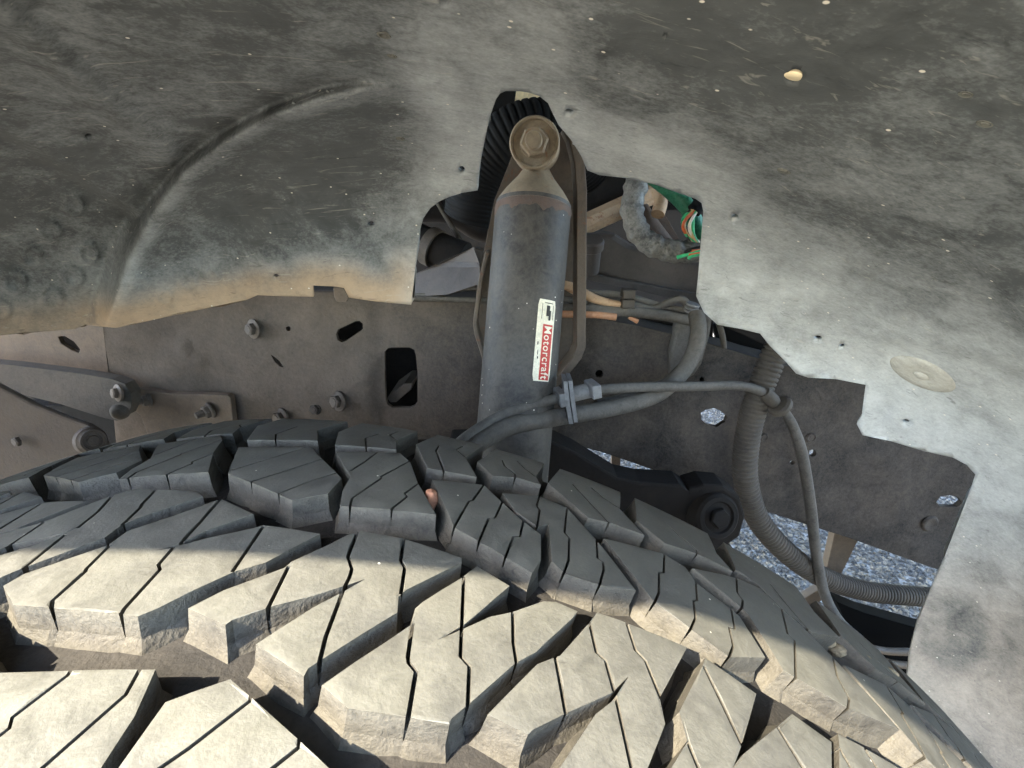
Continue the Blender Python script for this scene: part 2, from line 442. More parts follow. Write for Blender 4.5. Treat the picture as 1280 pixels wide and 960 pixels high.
def relief(x, y):
    h = 0.0
    d, t = sdist(x, y, ARC)                              # d > 0: outside of the arc (upper left)
    e = sst(540, 360, x)
    h += e * (0.026 * sst(6, -12, d) - 0.016 * sst(-20, -100, d)) * sst(425, 380, y)
    if d > 0 and x < 520:
        d1, _ = sdist(x, y, BAND1); h -= 0.018 * sst(-5, 8, d1) * sst(0, 20, d)
        d2, _ = sdist(x, y, BAND2); h += 0.010 * math.exp(-(d2 / 20) ** 2) * sst(0, 20, d)
        d3, _ = sdist(x, y, BAND3); h += 0.004 * sst(-14, 14, d3) * sst(0, 30, d)
        d4, _ = sdist(x, y, CORN); h += 0.004 * sst(6, -6, d4)
    if d < 0 and x < 600:
        d2, t2 = sdist(x, y, ARC2); h -= 0.006 * sst(-22, 18, d2) * e * sst(-14, -40, d)
    d, t = sdist(x, y, CREASE); h += 0.005 * sst(14, -10, d) * sst(0, .5, t) * math.exp(-(min(d, 0) / 60) ** 2)
    d, t = sdist(x, y, STEP); h += 0.005 * sst(4, -4, d) * sst(0, .25, t) * math.exp(-(min(d, 0) / 40) ** 2)
    for bx, by, br in BUMPS:
        q = math.hypot(x - bx, (y - by) * 1.05) / br
        if q < 1.3: h += (0.0036 * math.exp(-((q - 0.75) / 0.24) ** 2) + 0.001 * sst(1, .4, q)) * (1 if br > 12 else 0.6)
    # soft waviness of old moulded plastic
    h += 0.0012 * noise.noise(Vector((x / 120, y / 120, 1.7))) + 0.0006 * noise.noise(Vector((x / 34, y / 34, 5.1)))
    return h
OPEN = [(0, 419), (60, 414), (95, 411), (107, 406), (145, 410), (182, 402), (250, 387), (308, 375), (322, 369), (345, 370), (392, 371), (391, 357), (416, 358), (430, 360), (436, 372),
        (470, 377), (514, 381), (519, 335), (525, 288), (529, 273), (538, 260), (549, 252), (562, 246), (578, 241), (597, 238), (598, 222), (600, 206), (603, 190), (607, 170), (612, 147), (620, 124),
        (625, 117), (632, 114), (650, 114), (662, 116), (674, 120), (685, 129), (691, 142), (698, 156), (714, 175), (727, 196), (734, 213), (749, 219), (786, 223), (820, 231), (850, 242),
        (870, 249), (877, 254), (879, 264), (877, 290), (874, 325), (870, 370), (880, 391), (897, 406), (925, 411), (950, 417), (962, 432), (982, 452), (995, 467), (1010, 472), (1045, 474), (1082, 481),
        (1077, 520), (1071, 530), (1078, 544), (1115, 552), (1155, 564), (1191, 572), (1208, 581), (1219, 593), (1215, 606), (1179, 700), (1163, 737), (1146, 779), (1136, 820), (1130, 900), (1128, 1000)]
OUT = [(-1200, -900), (-1200, 1050), (-700, 720), (-430, 560), (-200, 470), (-60, 428)] + OPEN + [(1140, 1250), (1750, 1250), (1750, -900)]
HOLES = [circle_px(480, 44, 6, 5), circle_px(111, 171, 5, 4), circle_px(345, 345, 3.5, 2.5), circle_px(464, 280, 4.2, 3.6), circle_px(577, 213, 4.5, 5.5),
         circle_px(711, 141, 6, 5), circle_px(918, 272, 5, 3.8, rot=-.5), circle_px(1022, 423, 5.5, 3.6), circle_px(1052, 433, 4.2, 2.8, rot=-.5), circle_px(1132, 527, 5, 3),
         circle_px(556, 4, 7, 6), circle_px(993, 95, 10.5, 8.5, rot=-.4), circle_px(1206, 118, 2.2), circle_px(832, 44, 2)]
pts = []
y = -890
while y < 1240:                                          # coarse net outside the picture, fine inside
    x = -1190
    inn = -30 < y < 990
    while x < 1745:
        fx = inn and -32 < x < 1310
        if inside((x, y), OUT) and not any(inside((x, y), h) for h in HOLES): pts.append((x + (3.5 if int(y / 7) % 2 and fx else 0), y))
        x += 7 if fx else (40 if x < -72 or x > 1309 else 7)
    y += 7 if inn else 40
for iy in range(66):
    for ix in range(74):
        x, y = -16 + ix * 4.1 + (2 if iy % 2 else 0), 150 + iy * 4.1
        if (y > 225 or x < 30) and inside((x, y), OUT) and not any(inside((x, y), h) for h in HOLES): pts.append((x, y))
for a, c in zip(ARC, ARC[1:]):                           # close rows of points along the moulded arc
    L = math.hypot(c[0] - a[0], c[1] - a[1]); nx, ny = -(c[1] - a[1]) / L, (c[0] - a[0]) / L
    for k in range(int(L / 4)):
        for o in (-14, -10.5, -7, -3.5, 0, 3.5, 7):
            q = (a[0] + (c[0] - a[0]) * (k + .5) * 4 / L + nx * o, a[1] + (c[1] - a[1]) * (k + .5) * 4 / L + ny * o)
            if inside(q, OUT) and not any(inside(q, h) for h in HOLES): pts.append(q)
vs, fs, bnd = sheet(OUT, HOLES, 0, extra_pts=pts)
DUSTLINE = [(515, -40), (525, 40), (550, 90), (575, 150), (560, 215), (600, 150), (640, 98), (700, 145), (740, 195), (830, 215), (885, 250)]
RIGHTLINE = [(700, 120), (830, 190), (960, 290), (1060, 340), (1140, 392), (1300, 440), (1500, 470)]
EDGE = OPEN
def dust_at(x, y):
    d, _ = sdist(x, y, DUSTLINE); a = 0.60 * math.exp(-(d / 52) ** 2) * (0.3 + 0.7 * sst(20, 150, y))
    d, _ = sdist(x, y, RIGHTLINE); a = max(a, 0.64 * sst(-80, 65, d) * sst(690, 760, x))
    d = abs(sdist(x, y, EDGE)[0])
    a = max(a, 0.42 * sst(95, 10, d))
    tan = 0.0
    d5, _ = sdist(x, y, ARC); a += 0.20 * math.exp(-((d5 + 17) / 13) ** 2) * sst(520, 430, x)
    if x < 560:
        wx = sst(548, 480, x); b = sst(70, 8, d) * sst(270, 330, y)
        a = max(a, 0.80 * b); tan = 0.8 * sst(62, 15, d) * sst(290, 350, y) * (0.35 + 0.65 * wx)
        if x < 120: a *= 0.55
    if x > 1100 and y > 640: a = a * 0.75; tan = 0.45 * sst(640, 820, y)
    a *= 1 - 0.5 * sst(56, 30, math.hypot(x - 1190, (y - 790) * .92))
    a = max(a, 0.34 * sst(470, 560, x) * sst(820, 660, x) * sst(190, 60, y))
    a += 0.12 * noise.noise(Vector((x / 70, y / 70, 9))) + 0.16 * a * (noise.noise(Vector((x / 22, y / 22, 4))) + 0.6 * noise.noise(Vector((x / 9, y / 9, 6))))
    return max(a, 0.0), tan
used = sorted({i for f in fs for i in f}); idx = {i: k for k, i in enumerate(used)}
co = []; dust = []
for i in used:
    v = vs[i]; p = on_liner(v.x, v.y)
    if -40 < v.x < 1320 and -40 < v.y < 1000:
        p = p + (EYE - p).normalized() * relief(v.x, v.y); dust.append(dust_at(v.x, v.y))
    else:
        p = p + (EYE - p).normalized() * relief(min(max(v.x, -40), 1320), min(max(v.y, -40), 1000)); dust.append((0.08, 0.0))
    co.append(p)
me = bpy.data.meshes.new('liner_shell'); me.from_pydata(co, [], [[idx[i] for i in f] for f in fs]); me.update()
ca = me.color_attributes.new('dust', 'FLOAT_COLOR', 'POINT')
for i, (a, t) in enumerate(dust): ca.data[i].color = (a, t, 0, 1)
for p in me.polygons: p.use_smooth = True
liner = empty('fender_liner', Vector((0.2, 0.4, 0.6)), 'dusty dark grey moulded plastic fender liner with a cutout round the shock absorber', 'liner')
shell = link('shell', me, M_LINER, liner)
sol = shell.modifiers.new('thick', 'SOLIDIFY'); sol.thickness = 0.003; sol.offset = -1 if fs and (co[idx[fs[0][1]]] - co[idx[fs[0][0]]]).cross(co[idx[fs[0][2]]] - co[idx[fs[0][0]]]).dot(FWD) > 0 else 1

def liner_disc(name, px, py, prof, mat, parent, seg=28, squash=1.0):
    p = on_liner(px, py); n = liner_normal(p); p = p + (EYE - p).normalized() * relief(px, py)
    s = (p - EYE).dot(FWD) / FOC
    bm = bmesh.new(); lathe(bm, basis(p, n), [(r * s, h * s) for r, h in prof], seg)
    return from_bm(name, bm, mat, parent, smooth=40)
M_PLUG = material('plug_plastic', lin(132, 130, 120), dust=lin(184, 182, 170), amount=0.45, scale=30, rough=0.75, bump=0.4)
pl = liner_disc('fastener', 1153, 467, [(0, 5), (7, 5), (9, 3.5), (10, 4), (33, 3.2), (37, 1), (38, -4), (0, -4)], M_PLUG, liner, 36)
pl['label'] = 'large round pale push fastener on the right of the liner'
M_LSPOT = material('rivet_plastic', lin(60, 60, 57), dust=lin(150, 146, 130), amount=0.3, scale=60, rough=0.7)
for x, y, r in ((490, 70, 7), (500, 173, 6), (1231, 155, 10), (1207, 118, 9), (980, 214, 9)):
    liner_disc('fastener', x, y, [(0, 1.2), (r * .45, 1.2), (r * .55, .2), (r * .9, .6), (r, -1), (0, -1)], M_LSPOT, liner, 18)
liner_disc('fastener', 480, 44, [(5.5, -4), (6, 1), (8.5, 1.2), (9.5, -1)], M_LSPOT, liner, 20)
pb = liner_disc('sunlit_gap_disc', 992, 96, [(0, 0.2), (11, 0.2), (12.5, -1), (12, -4), (0, -4)], M_CREAM, liner, 20); pb['label'] = 'cream disc coloured like sunlit fender seen through a hole in the liner'  # cream colour stands in for sunlit paint showing through the hole

# ================================================================== TRUCK BODY round the wheel arch
YL = -0.05                                               # plane of the fender lip
# unseen arch edge, shaped so that its shadow falls across the tread
def lip_z(x):
    x += 0.055
    return 0.0697 + 0.545 - 0.07 * x - 1.6 * max(min(x, .05) + .05, 0) ** 2 - 0.75 * min(max(x - .05, 0), .09) - 0.15 * max(x - .14, 0)
def arch_rho(ang):                                       # flat-topped arch; its drop on the right is shaped to block stray sun
    r0, r1 = 0.2, 0.66
    for _ in range(30):
        r = (r0 + r1) / 2
        if r * math.sin(ang) > lip_z(r * math.cos(ang)): r1 = r
        else: r0 = r
    return r0
bm = bmesh.new(); rings = []
for k in range(49):
    a = math.radians(-25 + 230 * k / 48); r = arch_rho(a)
    c, s = math.cos(a), math.sin(a)
    P = lambda rr, yy: Vector((AX0 + rr * c, yy, AZ0 + rr * s))
    # rolled lip, then the panel bulging outwards and up
    prof = [P(.556, .062) if r > .548 else P(r + .008, YL + .022), P(r + .008, YL + .018), P(r, YL + .012), P(r - .002, YL), P(r + .004, YL - .006), P(r + .03, YL - .012), P(r + .10, YL - .02)]
    top = max(0.0, s)
    big = Vector((AX0 + 1.0 * c / max(abs(c), abs(s), .3) * 0.95, YL - 0.01, AZ0 + 0.86 * s / max(abs(c), abs(s), .3)))
    big.z = max(big.z, 0.25)
    prof.append(big)
    rings.append([bm.verts.new(q) for q in prof])
for A, B in zip(rings, rings[1:]):
    for i in range(len(A) - 1): bm.faces.new([A[i], A[i + 1], B[i + 1], B[i]])
fen = empty('fender', (AX0, YL, 1.0), 'painted fender panel over the wheel arch above the camera', 'fender')
from_bm('panel', bm, M_BODY, fen, smooth=40)
zt = AZ0 + 0.86
plate_bm = bmesh.new()
box(plate_bm, Matrix.Translation((0.0, YL + 0.86, zt + 0.01)), 2.1, 1.74, 0.02)
tag(from_bm('hood', plate_bm, M_BODY), 'flat painted hood closing the engine bay above', 'hood')

# ================================================================== FRAME RAIL
YR = 0.52
rail = empty('frame_rail', at(600, 545, YR), 'long dusty brown and grey steel frame rail behind the tyre', 'frame rail')
RAIL = [(128, 372), (300, 360), (515, 366), (600, 378), (735, 396), (800, 408), (880, 427), (960, 452), (1010, 464), (1100, 482), (1250, 520), (1420, 565),
        (1420, 790), (1240, 735), (1170, 711), (1060, 672), (960, 640), (900, 622), (820, 588), (752, 565), (690, 549), (650, 545), (400, 552), (150, 566)]
slot = [(421.5, 417), (424, 411), (445, 401), (450, 400.5), (454, 404), (454.5, 410), (452, 413), (434, 425), (428, 427), (423, 424)]
win = [(481, 440), (485, 435), (490, 434), (512, 434), (518, 437), (520, 444), (522, 470), (522, 502), (518, 508), (512, 510), (490, 510), (484, 506), (482, 498), (481, 470)]
tear = [(341, 442), (345, 445), (351, 450), (356, 458), (351, 457), (345, 451)]
rail_holes = [slot, win, tear, circle_px(362, 410, 3), circle_px(749, 467, 5), circle_px(877, 474, 3),
              [(876, 516), (882, 512), (892, 510), (900, 513), (909, 520), (907, 527), (896, 534), (884, 531), (877, 525)],
              circle_px(1015, 566, 5, 4.6), circle_px(990, 578, 3.4, 2.6), [(1171, 628), (1176, 621), (1188, 619), (1199, 622), (1202, 627), (1196, 633), (1184, 634), (1175, 633)]]
def rail_relief(p, v):
    x, y = v.x, v.y
    h = 0.0024 * noise.noise(Vector((x / 60, y / 60, 3))) + 0.0008 * noise.noise(Vector((x / 18, y / 18, 6)))
    # pressed step of the two overlapping channel sections, a weld scar and dents
    h += 0.0035 * sst(478, 452, x + 6 * noise.noise(Vector((y / 9, 0, 2))))
    w = abs(x - (466 + 8 * noise.noise(Vector((y / 14, 7, 1)))))
    if 450 < y < 530: h += 0.003 * math.exp(-(w / 6) ** 2) * (0.6 + 0.6 * noise.noise(Vector((x / 4, y / 4, 8))))
    d, _ = sdist(x, y, [(218, 415), (232, 432), (250, 447), (258, 455)])
    h += 0.0022 * math.exp(-(d / 3.2) ** 2) * (1 + noise.noise(Vector((x / 5, y / 5, 2))))
    d, _ = sdist(x, y, [(226, 412), (240, 428), (252, 440)]); h -= 0.002 * math.exp(-((d - 5) / 3) ** 2)
    return p + Vector((0, -h, 0))
face = plate('web', RAIL, YR, 0.006, M_RAIL, rail, rail_holes, step=9, bevel=0.0006, fn=rail_relief)
for p in face.data.polygons: p.use_smooth = True
face.data.set_sharp_from_angle(angle=math.radians(35))
rc = face.data.color_attributes.new('dust', 'FLOAT_COLOR', 'POINT')
for v in face.data.vertices: rc.data[v.index].color = (0.42 * sst(0.02, -0.20, v.co.x) - 0.30 * sst(-0.02, 0.16, v.co.x), 0, 0, 1)
# the flanges that make the rail a channel
def flange(name, line, dz):
    bm = bmesh.new(); P = [at(x, y, YR + 0.0065) for x, y in line]
    a = [bm.verts.new(p) for p in P]; b = [bm.verts.new(p + Vector((0, .07, 0))) for p in P]
    c = [bm.verts.new(p + Vector((0, 0, dz))) for p in P]; d = [bm.verts.new(p + Vector((0, .07, dz))) for p in P]
    for i in range(len(P) - 1):
        for q in ((a[i], a[i + 1], b[i + 1], b[i]), (c[i], d[i], d[i + 1], c[i + 1]), (a[i], c[i], c[i + 1], a[i + 1]), (b[i], b[i + 1], d[i + 1], d[i])): bm.faces.new(q)
    return from_bm(name, bm, M_RAIL, rail)
flange('flange', RAIL[:12], -0.006); flange('flange', RAIL[12:][::-1], 0.006)
TAB = [at(488, 497, .535), at(508, 480, .57)]
plate('tab', [(484, 498), (487, 493), (505, 480), (516, 479), (514, 487), (495, 503), (488, 503)], .528, 0.05, M_BOLT, rail)
for x, y, r, st in ((317, 411, 7.5, False), (423, 501, 8, False), (352, 522, 8, False)):
    bolt(x, y, YR - .004, r, M_BOLT, rail, axis=Vector((-.55, -1, .1)))
bolt(395, 511, YR - .003, 6, M_RAIL, rail, 'weld_nut', washer=1.3)
for x, y, r in ((955, 547, 5), (1163, 655, 9), (1014, 547, 6)):
    s = mm_per_px(x, y, YR); bm = bmesh.new()
    lathe(bm, basis(at(x, y, YR - .0006), Vector((.1, -1, 0))), [(0, .6 * s), (r * .6 * s, .6 * s), (r * .8 * s, 1.6 * s), (r * s, 1.4 * s), (r * 1.25 * s, -1 * s), (0, -1 * s)], 24)
    from_bm('spot_weld', bm, M_RAIL, rail, smooth=40)
# bracket plate bolted to the rail
br = empty('rail_bracket', at(230, 540, YR - .02), 'brown steel bracket plate bolted low on the left of the rail', 'bracket')
plate('plate', [(172, 486), (212, 492), (284, 494), (288, 497), (294, 545), (200, 556), (185, 545), (176, 520), (165, 512)], YR - .017, 0.009, M_BRACK, br)
bolt(263, 513, YR - .018, 8, M_BOLT, br, axis=Vector((-.75, -1, -.15)), stud=True, washer=1.3)
bolt(186, 500, YR - .018, 7, M_BOLT, br, axis=Vector((-.7, -1, .1)), stud=True, washer=1.2)

# things to the left, ahead of the rail
horn = empty('rail_end_plate', at(70, 470, .55), 'brown steel plate with an oblong hole at the far left end of the rail', 'plate')
plate('plate', [(-160, 380), (135, 392), (150, 485), (40, 470), (-160, 450)], .545, 0.006, M_BRACK, horn, [[(73, 421), (80, 420), (92, 427), (100, 437), (98, 441), (90, 438), (76, 429)]])
tag(plate('apron', [(-1000, 260), (70, 330), (70, 640), (-1000, 1100)], .66, .006, M_DARK), 'dark inner apron panel at the far left behind the rail end', 'panel')
M_GREYARM = material('arm_paint', lin(66, 62, 56), dust=lin(106, 97, 84), amount=0.4, scale=14, rough=0.8, bump=0.4, spec=0.12)
M_ARM0 = M_BRACK
arm = empty('sway_bar_arm', at(80, 490, .50), 'smooth grey steel arm pointing right at the left edge', 'arm')
plate('bar', [(-160, 440), (20, 457), (100, 467), (140, 474), (156, 480), (164, 492), (164, 508), (158, 520), (146, 526), (132, 523), (75, 505), (0, 486), (-160, 462)], lambda x, y: .49 - .00035 * (y - 480), 0.014, M_GREYARM, arm, step=14, bevel=.004)
bm = bmesh.new(); s = mm_per_px(149, 516, .47); lathe(bm, basis(at(149, 516, .474), Vector((.3, -1, -.2))), [(0, 5 * s), (6 * s, 4.5 * s), (9 * s, 2.5 * s), (11 * s, -2 * s), (0, -2 * s)], 20)
from_bm('boss', bm, M_GREYARM, arm, smooth=60)
bolt(148, 491, .482, 6.5, M_ARM0, arm, name='bushing', axis=Vector((-.6, -1, .2)), washer=1.7)
M_ARM = material('arm_steel', lin(56, 48, 42), dust=lin(84, 73, 60), amount=0.4, scale=14, rough=0.7, bump=0.4)
up = empty('suspension_arm', at(40, 590, .40), 'wide brown steel suspension arm in the lower left corner', 'suspension arm')
plate('web', [(-160, 400), (0, 484), (40, 505), (82, 522), (108, 531), (124, 541), (132, 556), (132, 640), (-160, 700)], .40, 0.006, M_ARM, up, bevel=.002)
bm = bmesh.new(); M = basis(at(116, 551, .395), Vector((1.0, -.55, .25))); s = mm_per_px(114, 549, .395)
lathe(bm, M, [(0, 3 * s), (6 * s, 3 * s), (7 * s, 1 * s), (10 * s, 1 * s), (11 * s, 3 * s), (14 * s, 3 * s), (15 * s, 0), (17 * s, -2 * s), (18 * s, -9 * s), (0, -9 * s)], 28)
from_bm('bushing', bm, M_ARM, up, smooth=35)
bolt(25, 551, .398, 6, M_ARM, up, washer=0)
bm = bmesh.new()
box(bm, Matrix.Translation(at(60, 530, .62)), .34, .05, .07)  # solid black block placed where the gap is only shaded
tag(from_bm('gap_filler', bm, M_BLACK), 'black filler block added for the shaded gap under the grey arm', 'filler')

# ================================================================== SHOCK ABSORBER AND TOWER
sT = at(667, 256, .455); sB = at(641, 560, .392)
ax = (sT - sB).normalized(); Ls = (sT - sB).length
s0 = mm_per_px(667, 256, .455); RS = 47.3 * s0
tocam = (EYE - (sT + sB) / 2); tocam = (tocam - ax * tocam.dot(ax)).normalized(); side = tocam.cross(ax)          # side: to the right in the picture
if side.x < 0: side = -side
MS = Matrix((side, tocam, ax)).transposed().to_4x4(); MS.translation = sT       # z up along the shock
tower = empty('shock_tower', at(680, 500, .50), 'rusty brown steel bracket that carries the shock absorber', 'bracket')
TOW = [(655, 168), (690, 160), (708, 172), (716, 196), (721, 240), (722, 430), (704, 462), (665, 505), (650, 560), (603, 560), (603, 440), (591, 405), (597, 352), (618, 250), (632, 215), (640, 195)]
plate('back_plate', TOW, lambda x, y: .492 + .00004 * (y - 300), 0.005, M_TOWER, tower, step=24)
def strip(name, line, Y0, w, depth, mat, parent):        # flange standing off the plate towards the viewer
    bm = bmesh.new(); R = []
    for i, (x, y) in enumerate(line):
        p = at(x, y, Y0); q = at(x, y, Y0 - depth)
        q = Vector((p.x, Y0 - depth, p.z))
        R.append([bm.verts.new(p), bm.verts.new(q), bm.verts.new(q + Vector((w, 0, 0))), bm.verts.new(p + Vector((w, 0, 0)))])
    for A, B in zip(R, R[1:]):
        for k in range(4): bm.faces.new([A[k], A[(k + 1) % 4], B[(k + 1) % 4], B[k]])
    bm.faces.new(R[0][::-1]); bm.faces.new(R[-1])
    o = from_bm(name, bm, mat, parent)
    m = o.modifiers.new('bevel', 'BEVEL'); m.width = .001; m.segments = 2; m.limit_method = 'ANGLE'
    return o
plate('hole_backing', [(884, 250), (1360, 250), (1360, 500), (1085, 470), (1000, 452), (893, 402)], .507, .004, M_DARK, fen)  # dark sheet added behind the liner holes to keep them black
strip('flange', [(700, 166), (707, 180), (713, 205), (716, 240), (716, 425), (711, 438), (692, 462), (664, 492), (655, 540)],   .487, .0085, .030, M_TOWER, tower)
strip('flange', [(608, 312), (600, 345), (593, 398), (595, 412), (604, 440), (604, 545)], .487, .004, .022, M_TOWER, tower)

shock = empty('shock_absorber', sB, 'dark grey shock absorber with a rusty top and a red and white label', 'shock absorber')
bm = bmesh.new()
lathe(bm, MS, [(RS * .985, .0), (RS, -.006), (RS, -.05), (RS, -Ls - .03), (RS * .9, -Ls - .045), (0, -Ls - .045)], 48)
body = from_bm('body', bm, M_SHOCK, shock, smooth=50)
bm = bmesh.new()
lathe(bm, MS, [(RS * .30, .034), (RS * .36, .028), (RS * .5, .021), (RS * .78, .010), (RS * .95, .002), (RS * 1.0, -.004), (RS * 1.012, -.006), (RS * .98, -.007)], 48)
from_bm('cap', bm, M_SHOCKTOP, shock, smooth=50)
bm = bmesh.new()
seg = 128; prev = None; first = None
for k in range(seg):                                     # ragged band of rust round the crimp
    a = 2 * math.pi * k / seg; w = .0015 + .006 * noise.noise(Vector((math.cos(a) * 3, math.sin(a) * 3, .4))) + .003 * noise.noise(Vector((math.cos(a) * 11, math.sin(a) * 11, 1.4)))
    cc = Vector((math.cos(a), math.sin(a), 0)) * (RS * 1.004)
    q = [bm.verts.new(MS @ (cc + Vector((0, 0, -.0035)) * 1)), bm.verts.new(MS @ (cc * 1.012 + Vector((0, 0, -.006)))), bm.verts.new(MS @ (cc + Vector((0, 0, -.008 - max(w, 0.001)))))]
    if prev:
        for i in range(2): bm.faces.new([prev[i], q[i], q[i + 1], prev[i + 1]])
    else: first = q
    prev = q
for i in range(2): bm.faces.new([prev[i], first[i], first[i + 1], prev[i + 1]])
from_bm('rust_band', bm, M_RUST, shock, smooth=50)
# eye and mounting bolt
eC = at(669, 181, .448); s1 = mm_per_px(669, 181, .448)
eyeax = Vector((-.10, -1, .06)).normalized()
ME = basis(eC, eyeax)
bm = bmesh.new(); lathe(bm, ME, [(14 * s1, -.022), (29 * s1, -.022), (30.5 * s1, -.019), (30.5 * s1, .004), (29 * s1, .007), (14 * s1, .007)], 40)
from_bm('eye', bm, M_SHOCKTOP, shock, smooth=40)
bm = bmesh.new(); lathe(bm, ME, [(0, .0085), (17 * s1, .0085), (18 * s1, .0075), (26 * s1, .0075), (27 * s1, .010), (29.5 * s1, .0105), (31 * s1, .009), (31 * s1, .006), (0, .006)], 40)
from_bm('washer', bm, M_SHOCKTOP, shock, smooth=40)
bm = bmesh.new(); hexprism(bm, ME, 17.5 * s1, .0085, .016); lathe(bm, ME, [(10.5 * s1, .0155), (10.5 * s1, .021), (9.5 * s1, .0225), (0, .0225)], 24)
from_bm('bolt', bm, M_SHOCKTOP, shock, smooth=35)
# label wrapped on the body: angle 0 faces the viewer, positive to the right
def on_body(ang, h, lift): return MS @ Vector((math.sin(ang) * (RS + lift), math.cos(ang) * (RS + lift), h))
def body_patch(name, a0, a1, h0, h1, lift, mat, n=10, skew=0.0, corner=0.0):
    bm = bmesh.new(); rows = []
    for j in range(15):
        t = j / 14; h = h0 + (h1 - h0) * t; row = []
        e = corner * max(0, 1 - min(t, 1 - t) * 14 / 1.0)
        for k in range(n + 1):
            a = a0 + e + (a1 - a0 - 2 * e) * k / n
            row.append(bm.verts.new(on_body(a + skew * t, h, lift)))
        rows.append(row)
    for A, B in zip(rows, rows[1:]):
        for k in range(n): bm.faces.new([A[k], A[k + 1], B[k + 1], B[k]])
    return from_bm(name, bm, mat, body)
LSK = 0.0
def body_h(py):                                          # height on the body that shows at photo row py
    best = min((abs((lambda p: 480 - FOC * (p - EYE).dot(UPV) / (p - EYE).dot(FWD))(on_body(.5, -i * .0005, 0)) - py), -i * .0005) for i in range(0, 420))
    return best[1]
hA, hB = body_h(374), body_h(476)
body_patch('label', .33, .86, hA, hB, .0004, M_STICK, corner=.03)
hR = hA + (hB - hA) * .30
body_patch('label_band', .50, .80, hR, hB * .985 + hA * .015, .0007, M_RED)
tc = bpy.data.curves.new('lettering', 'FONT'); tc.body = 'Motorcraft'; tc.size = 1.0; tc.offset = 0.008; tc.space_character = 1.12; tc.resolution_u = 3
to = bpy.data.objects.new('lettering_source', tc); col.objects.link(to)
dg = bpy.context.evaluated_depsgraph_get(); dg.update()
tm = bpy.data.meshes.new_from_object(to.evaluated_get(dg)); bpy.data.objects.remove(to)
xs = [v.co.x for v in tm.vertices]; ys = [v.co.y for v in tm.vertices]
x0, x1, y0, y1 = min(xs), max(xs), min(ys), max(ys)
Lh = (hB - hR) * .93; aL, aR = .54, .765
for v in tm.vertices:
    t = (v.co.x - x0) / (x1 - x0); u = (v.co.y - y0) / (y1 - y0)
    v.co = on_body(aL + (aR - aL) * u, hR + (hB - hR) * .035 + Lh * t, .0010)
tm.update(); link('lettering', tm, M_STICK, body)
for k, (a0, a1, t0, t1) in enumerate(((.56, .66, .07, .20), (.63, .70, .13, .25), (.43, .445, .05, .24), (.50, .74, .035, .045), (.76, .775, .06, .24), (.40, .42, .62, .68), (.40, .43, .70, .73), (.38, .41, .52, .56))):
    body_patch('label_print', a0, a1, hA + (hB - hA) * t0, hA + (hB - hA) * t1, .0009, M_PRINT, n=3)

# ================================================================== ENGINE BAY behind the opening
bm = bmesh.new(); box(bm, Matrix.Translation((0.1, 1.05, 0.98)), 2.2, .02, .72)
tag(from_bm('bay_wall', bm, M_BAY), 'dark grimy engine bay wall deep behind the shock absorber', 'wall')
bm = bmesh.new()
ribbed('air_duct', [at(594, 272, .58), at(606, 222, .57), at(636, 184, .56), at(672, 170, .56), at(706, 182, .57), at(730, 210, .6)], .0322, .0338, .0046, M_BLACK, None, 24)
tag(bpy.data.objects['air_duct'], 'black corrugated air duct curving behind the shock eye', 'air duct')
tag(plate('pale_panel', [(600, 100), (700, 100), (700, 145), (660, 140), (640, 150), (600, 150)], .66, .004, M_CREAM, None, step=0), 'small pale panel above the black air duct', 'panel')
tag(plate('bay_flap', [(625, 108), (646, 108), (643, 128), (646, 150), (612, 160), (612, 120)], .645, .004, M_BLACK), 'black flap beside the pale panel above the duct', 'flap')
cm = empty('cross_member', at(800, 360, .62), 'grey cast cross member seen right of the shock absorber', 'cross member')
plate('block', [(690, 286), (735, 292), (770, 292), (790, 305), (890, 330), (905, 378), (860, 372), (790, 355), (722, 340), (690, 340)], .62, .10, M_CROSS, cm, bevel=.006)
plate('lip', [(722, 338), (790, 352), (905, 374), (905, 384), (860, 379), (790, 362), (722, 348)], .605, .10, M_CROSS, cm, bevel=.002)
bm = bmesh.new(); M = basis(at(738, 312, .60), Vector((0, -.45, 1))); s = mm_per_px(738, 312, .60)
lathe(bm, M, [(0, 14 * s), (14 * s, 14 * s), (16 * s, 12 * s), (16 * s, 2 * s), (13.5 * s, 0), (14 * s, -30 * s), (0, -30 * s)], 28)
from_bm('boss', bm, M_CROSS, cm, smooth=40)
tr = empty('link_rod', at(760, 275, .66), 'tan flat steel rod slanting up behind the shock tower', 'rod')
bm = bmesh.new(); tube_bm(bm, [at(690, 296, .64), at(842, 226, .70)], .0095, 6); from_bm('bar', bm, M_TANROD, tr)
bm = bmesh.new(); tube_bm(bm, [at(690, 307, .635), at(838, 240, .70)], .006, 8); from_bm('rib', bm, M_TANROD, tr)
tag(tube('tan_hose_stub', [at(822, 236, .66), at(826, 252, .65), at(822, 268, .64)], .008, M_TANROD), 'short tan pipe stub inside the harness loop', 'pipe')
tag(tube('rusty_fitting', [at(800, 262, .67), at(815, 285, .66), at(838, 315, .66)], .011, M_RUST), 'rusty brown fitting inside the harness loop', 'fitting')
tag(plate('rusty_plate', [(795, 250), (815, 240), (850, 300), (842, 316), (822, 290), (800, 278)], .70, .01, M_RUST), 'rusty plate behind the harness loop', 'plate')
har = empty('wire_harness', at(820, 320, .56), 'tape wrapped wiring harness loop with green and tan wires', 'wiring')
def wob(L): return .0115 + .0014 * math.sin(L * 420) * math.sin(L * 133 + 1)
tube('wrapped_loop', [at(800, 205, .57), at(795, 232, .56), at(790, 262, .553), at(798, 290, .55), at(815, 306, .55), at(840, 314, .55), at(866, 314, .555), at(905, 306, .57)], wob, M_TAPE, har, 14, 10)
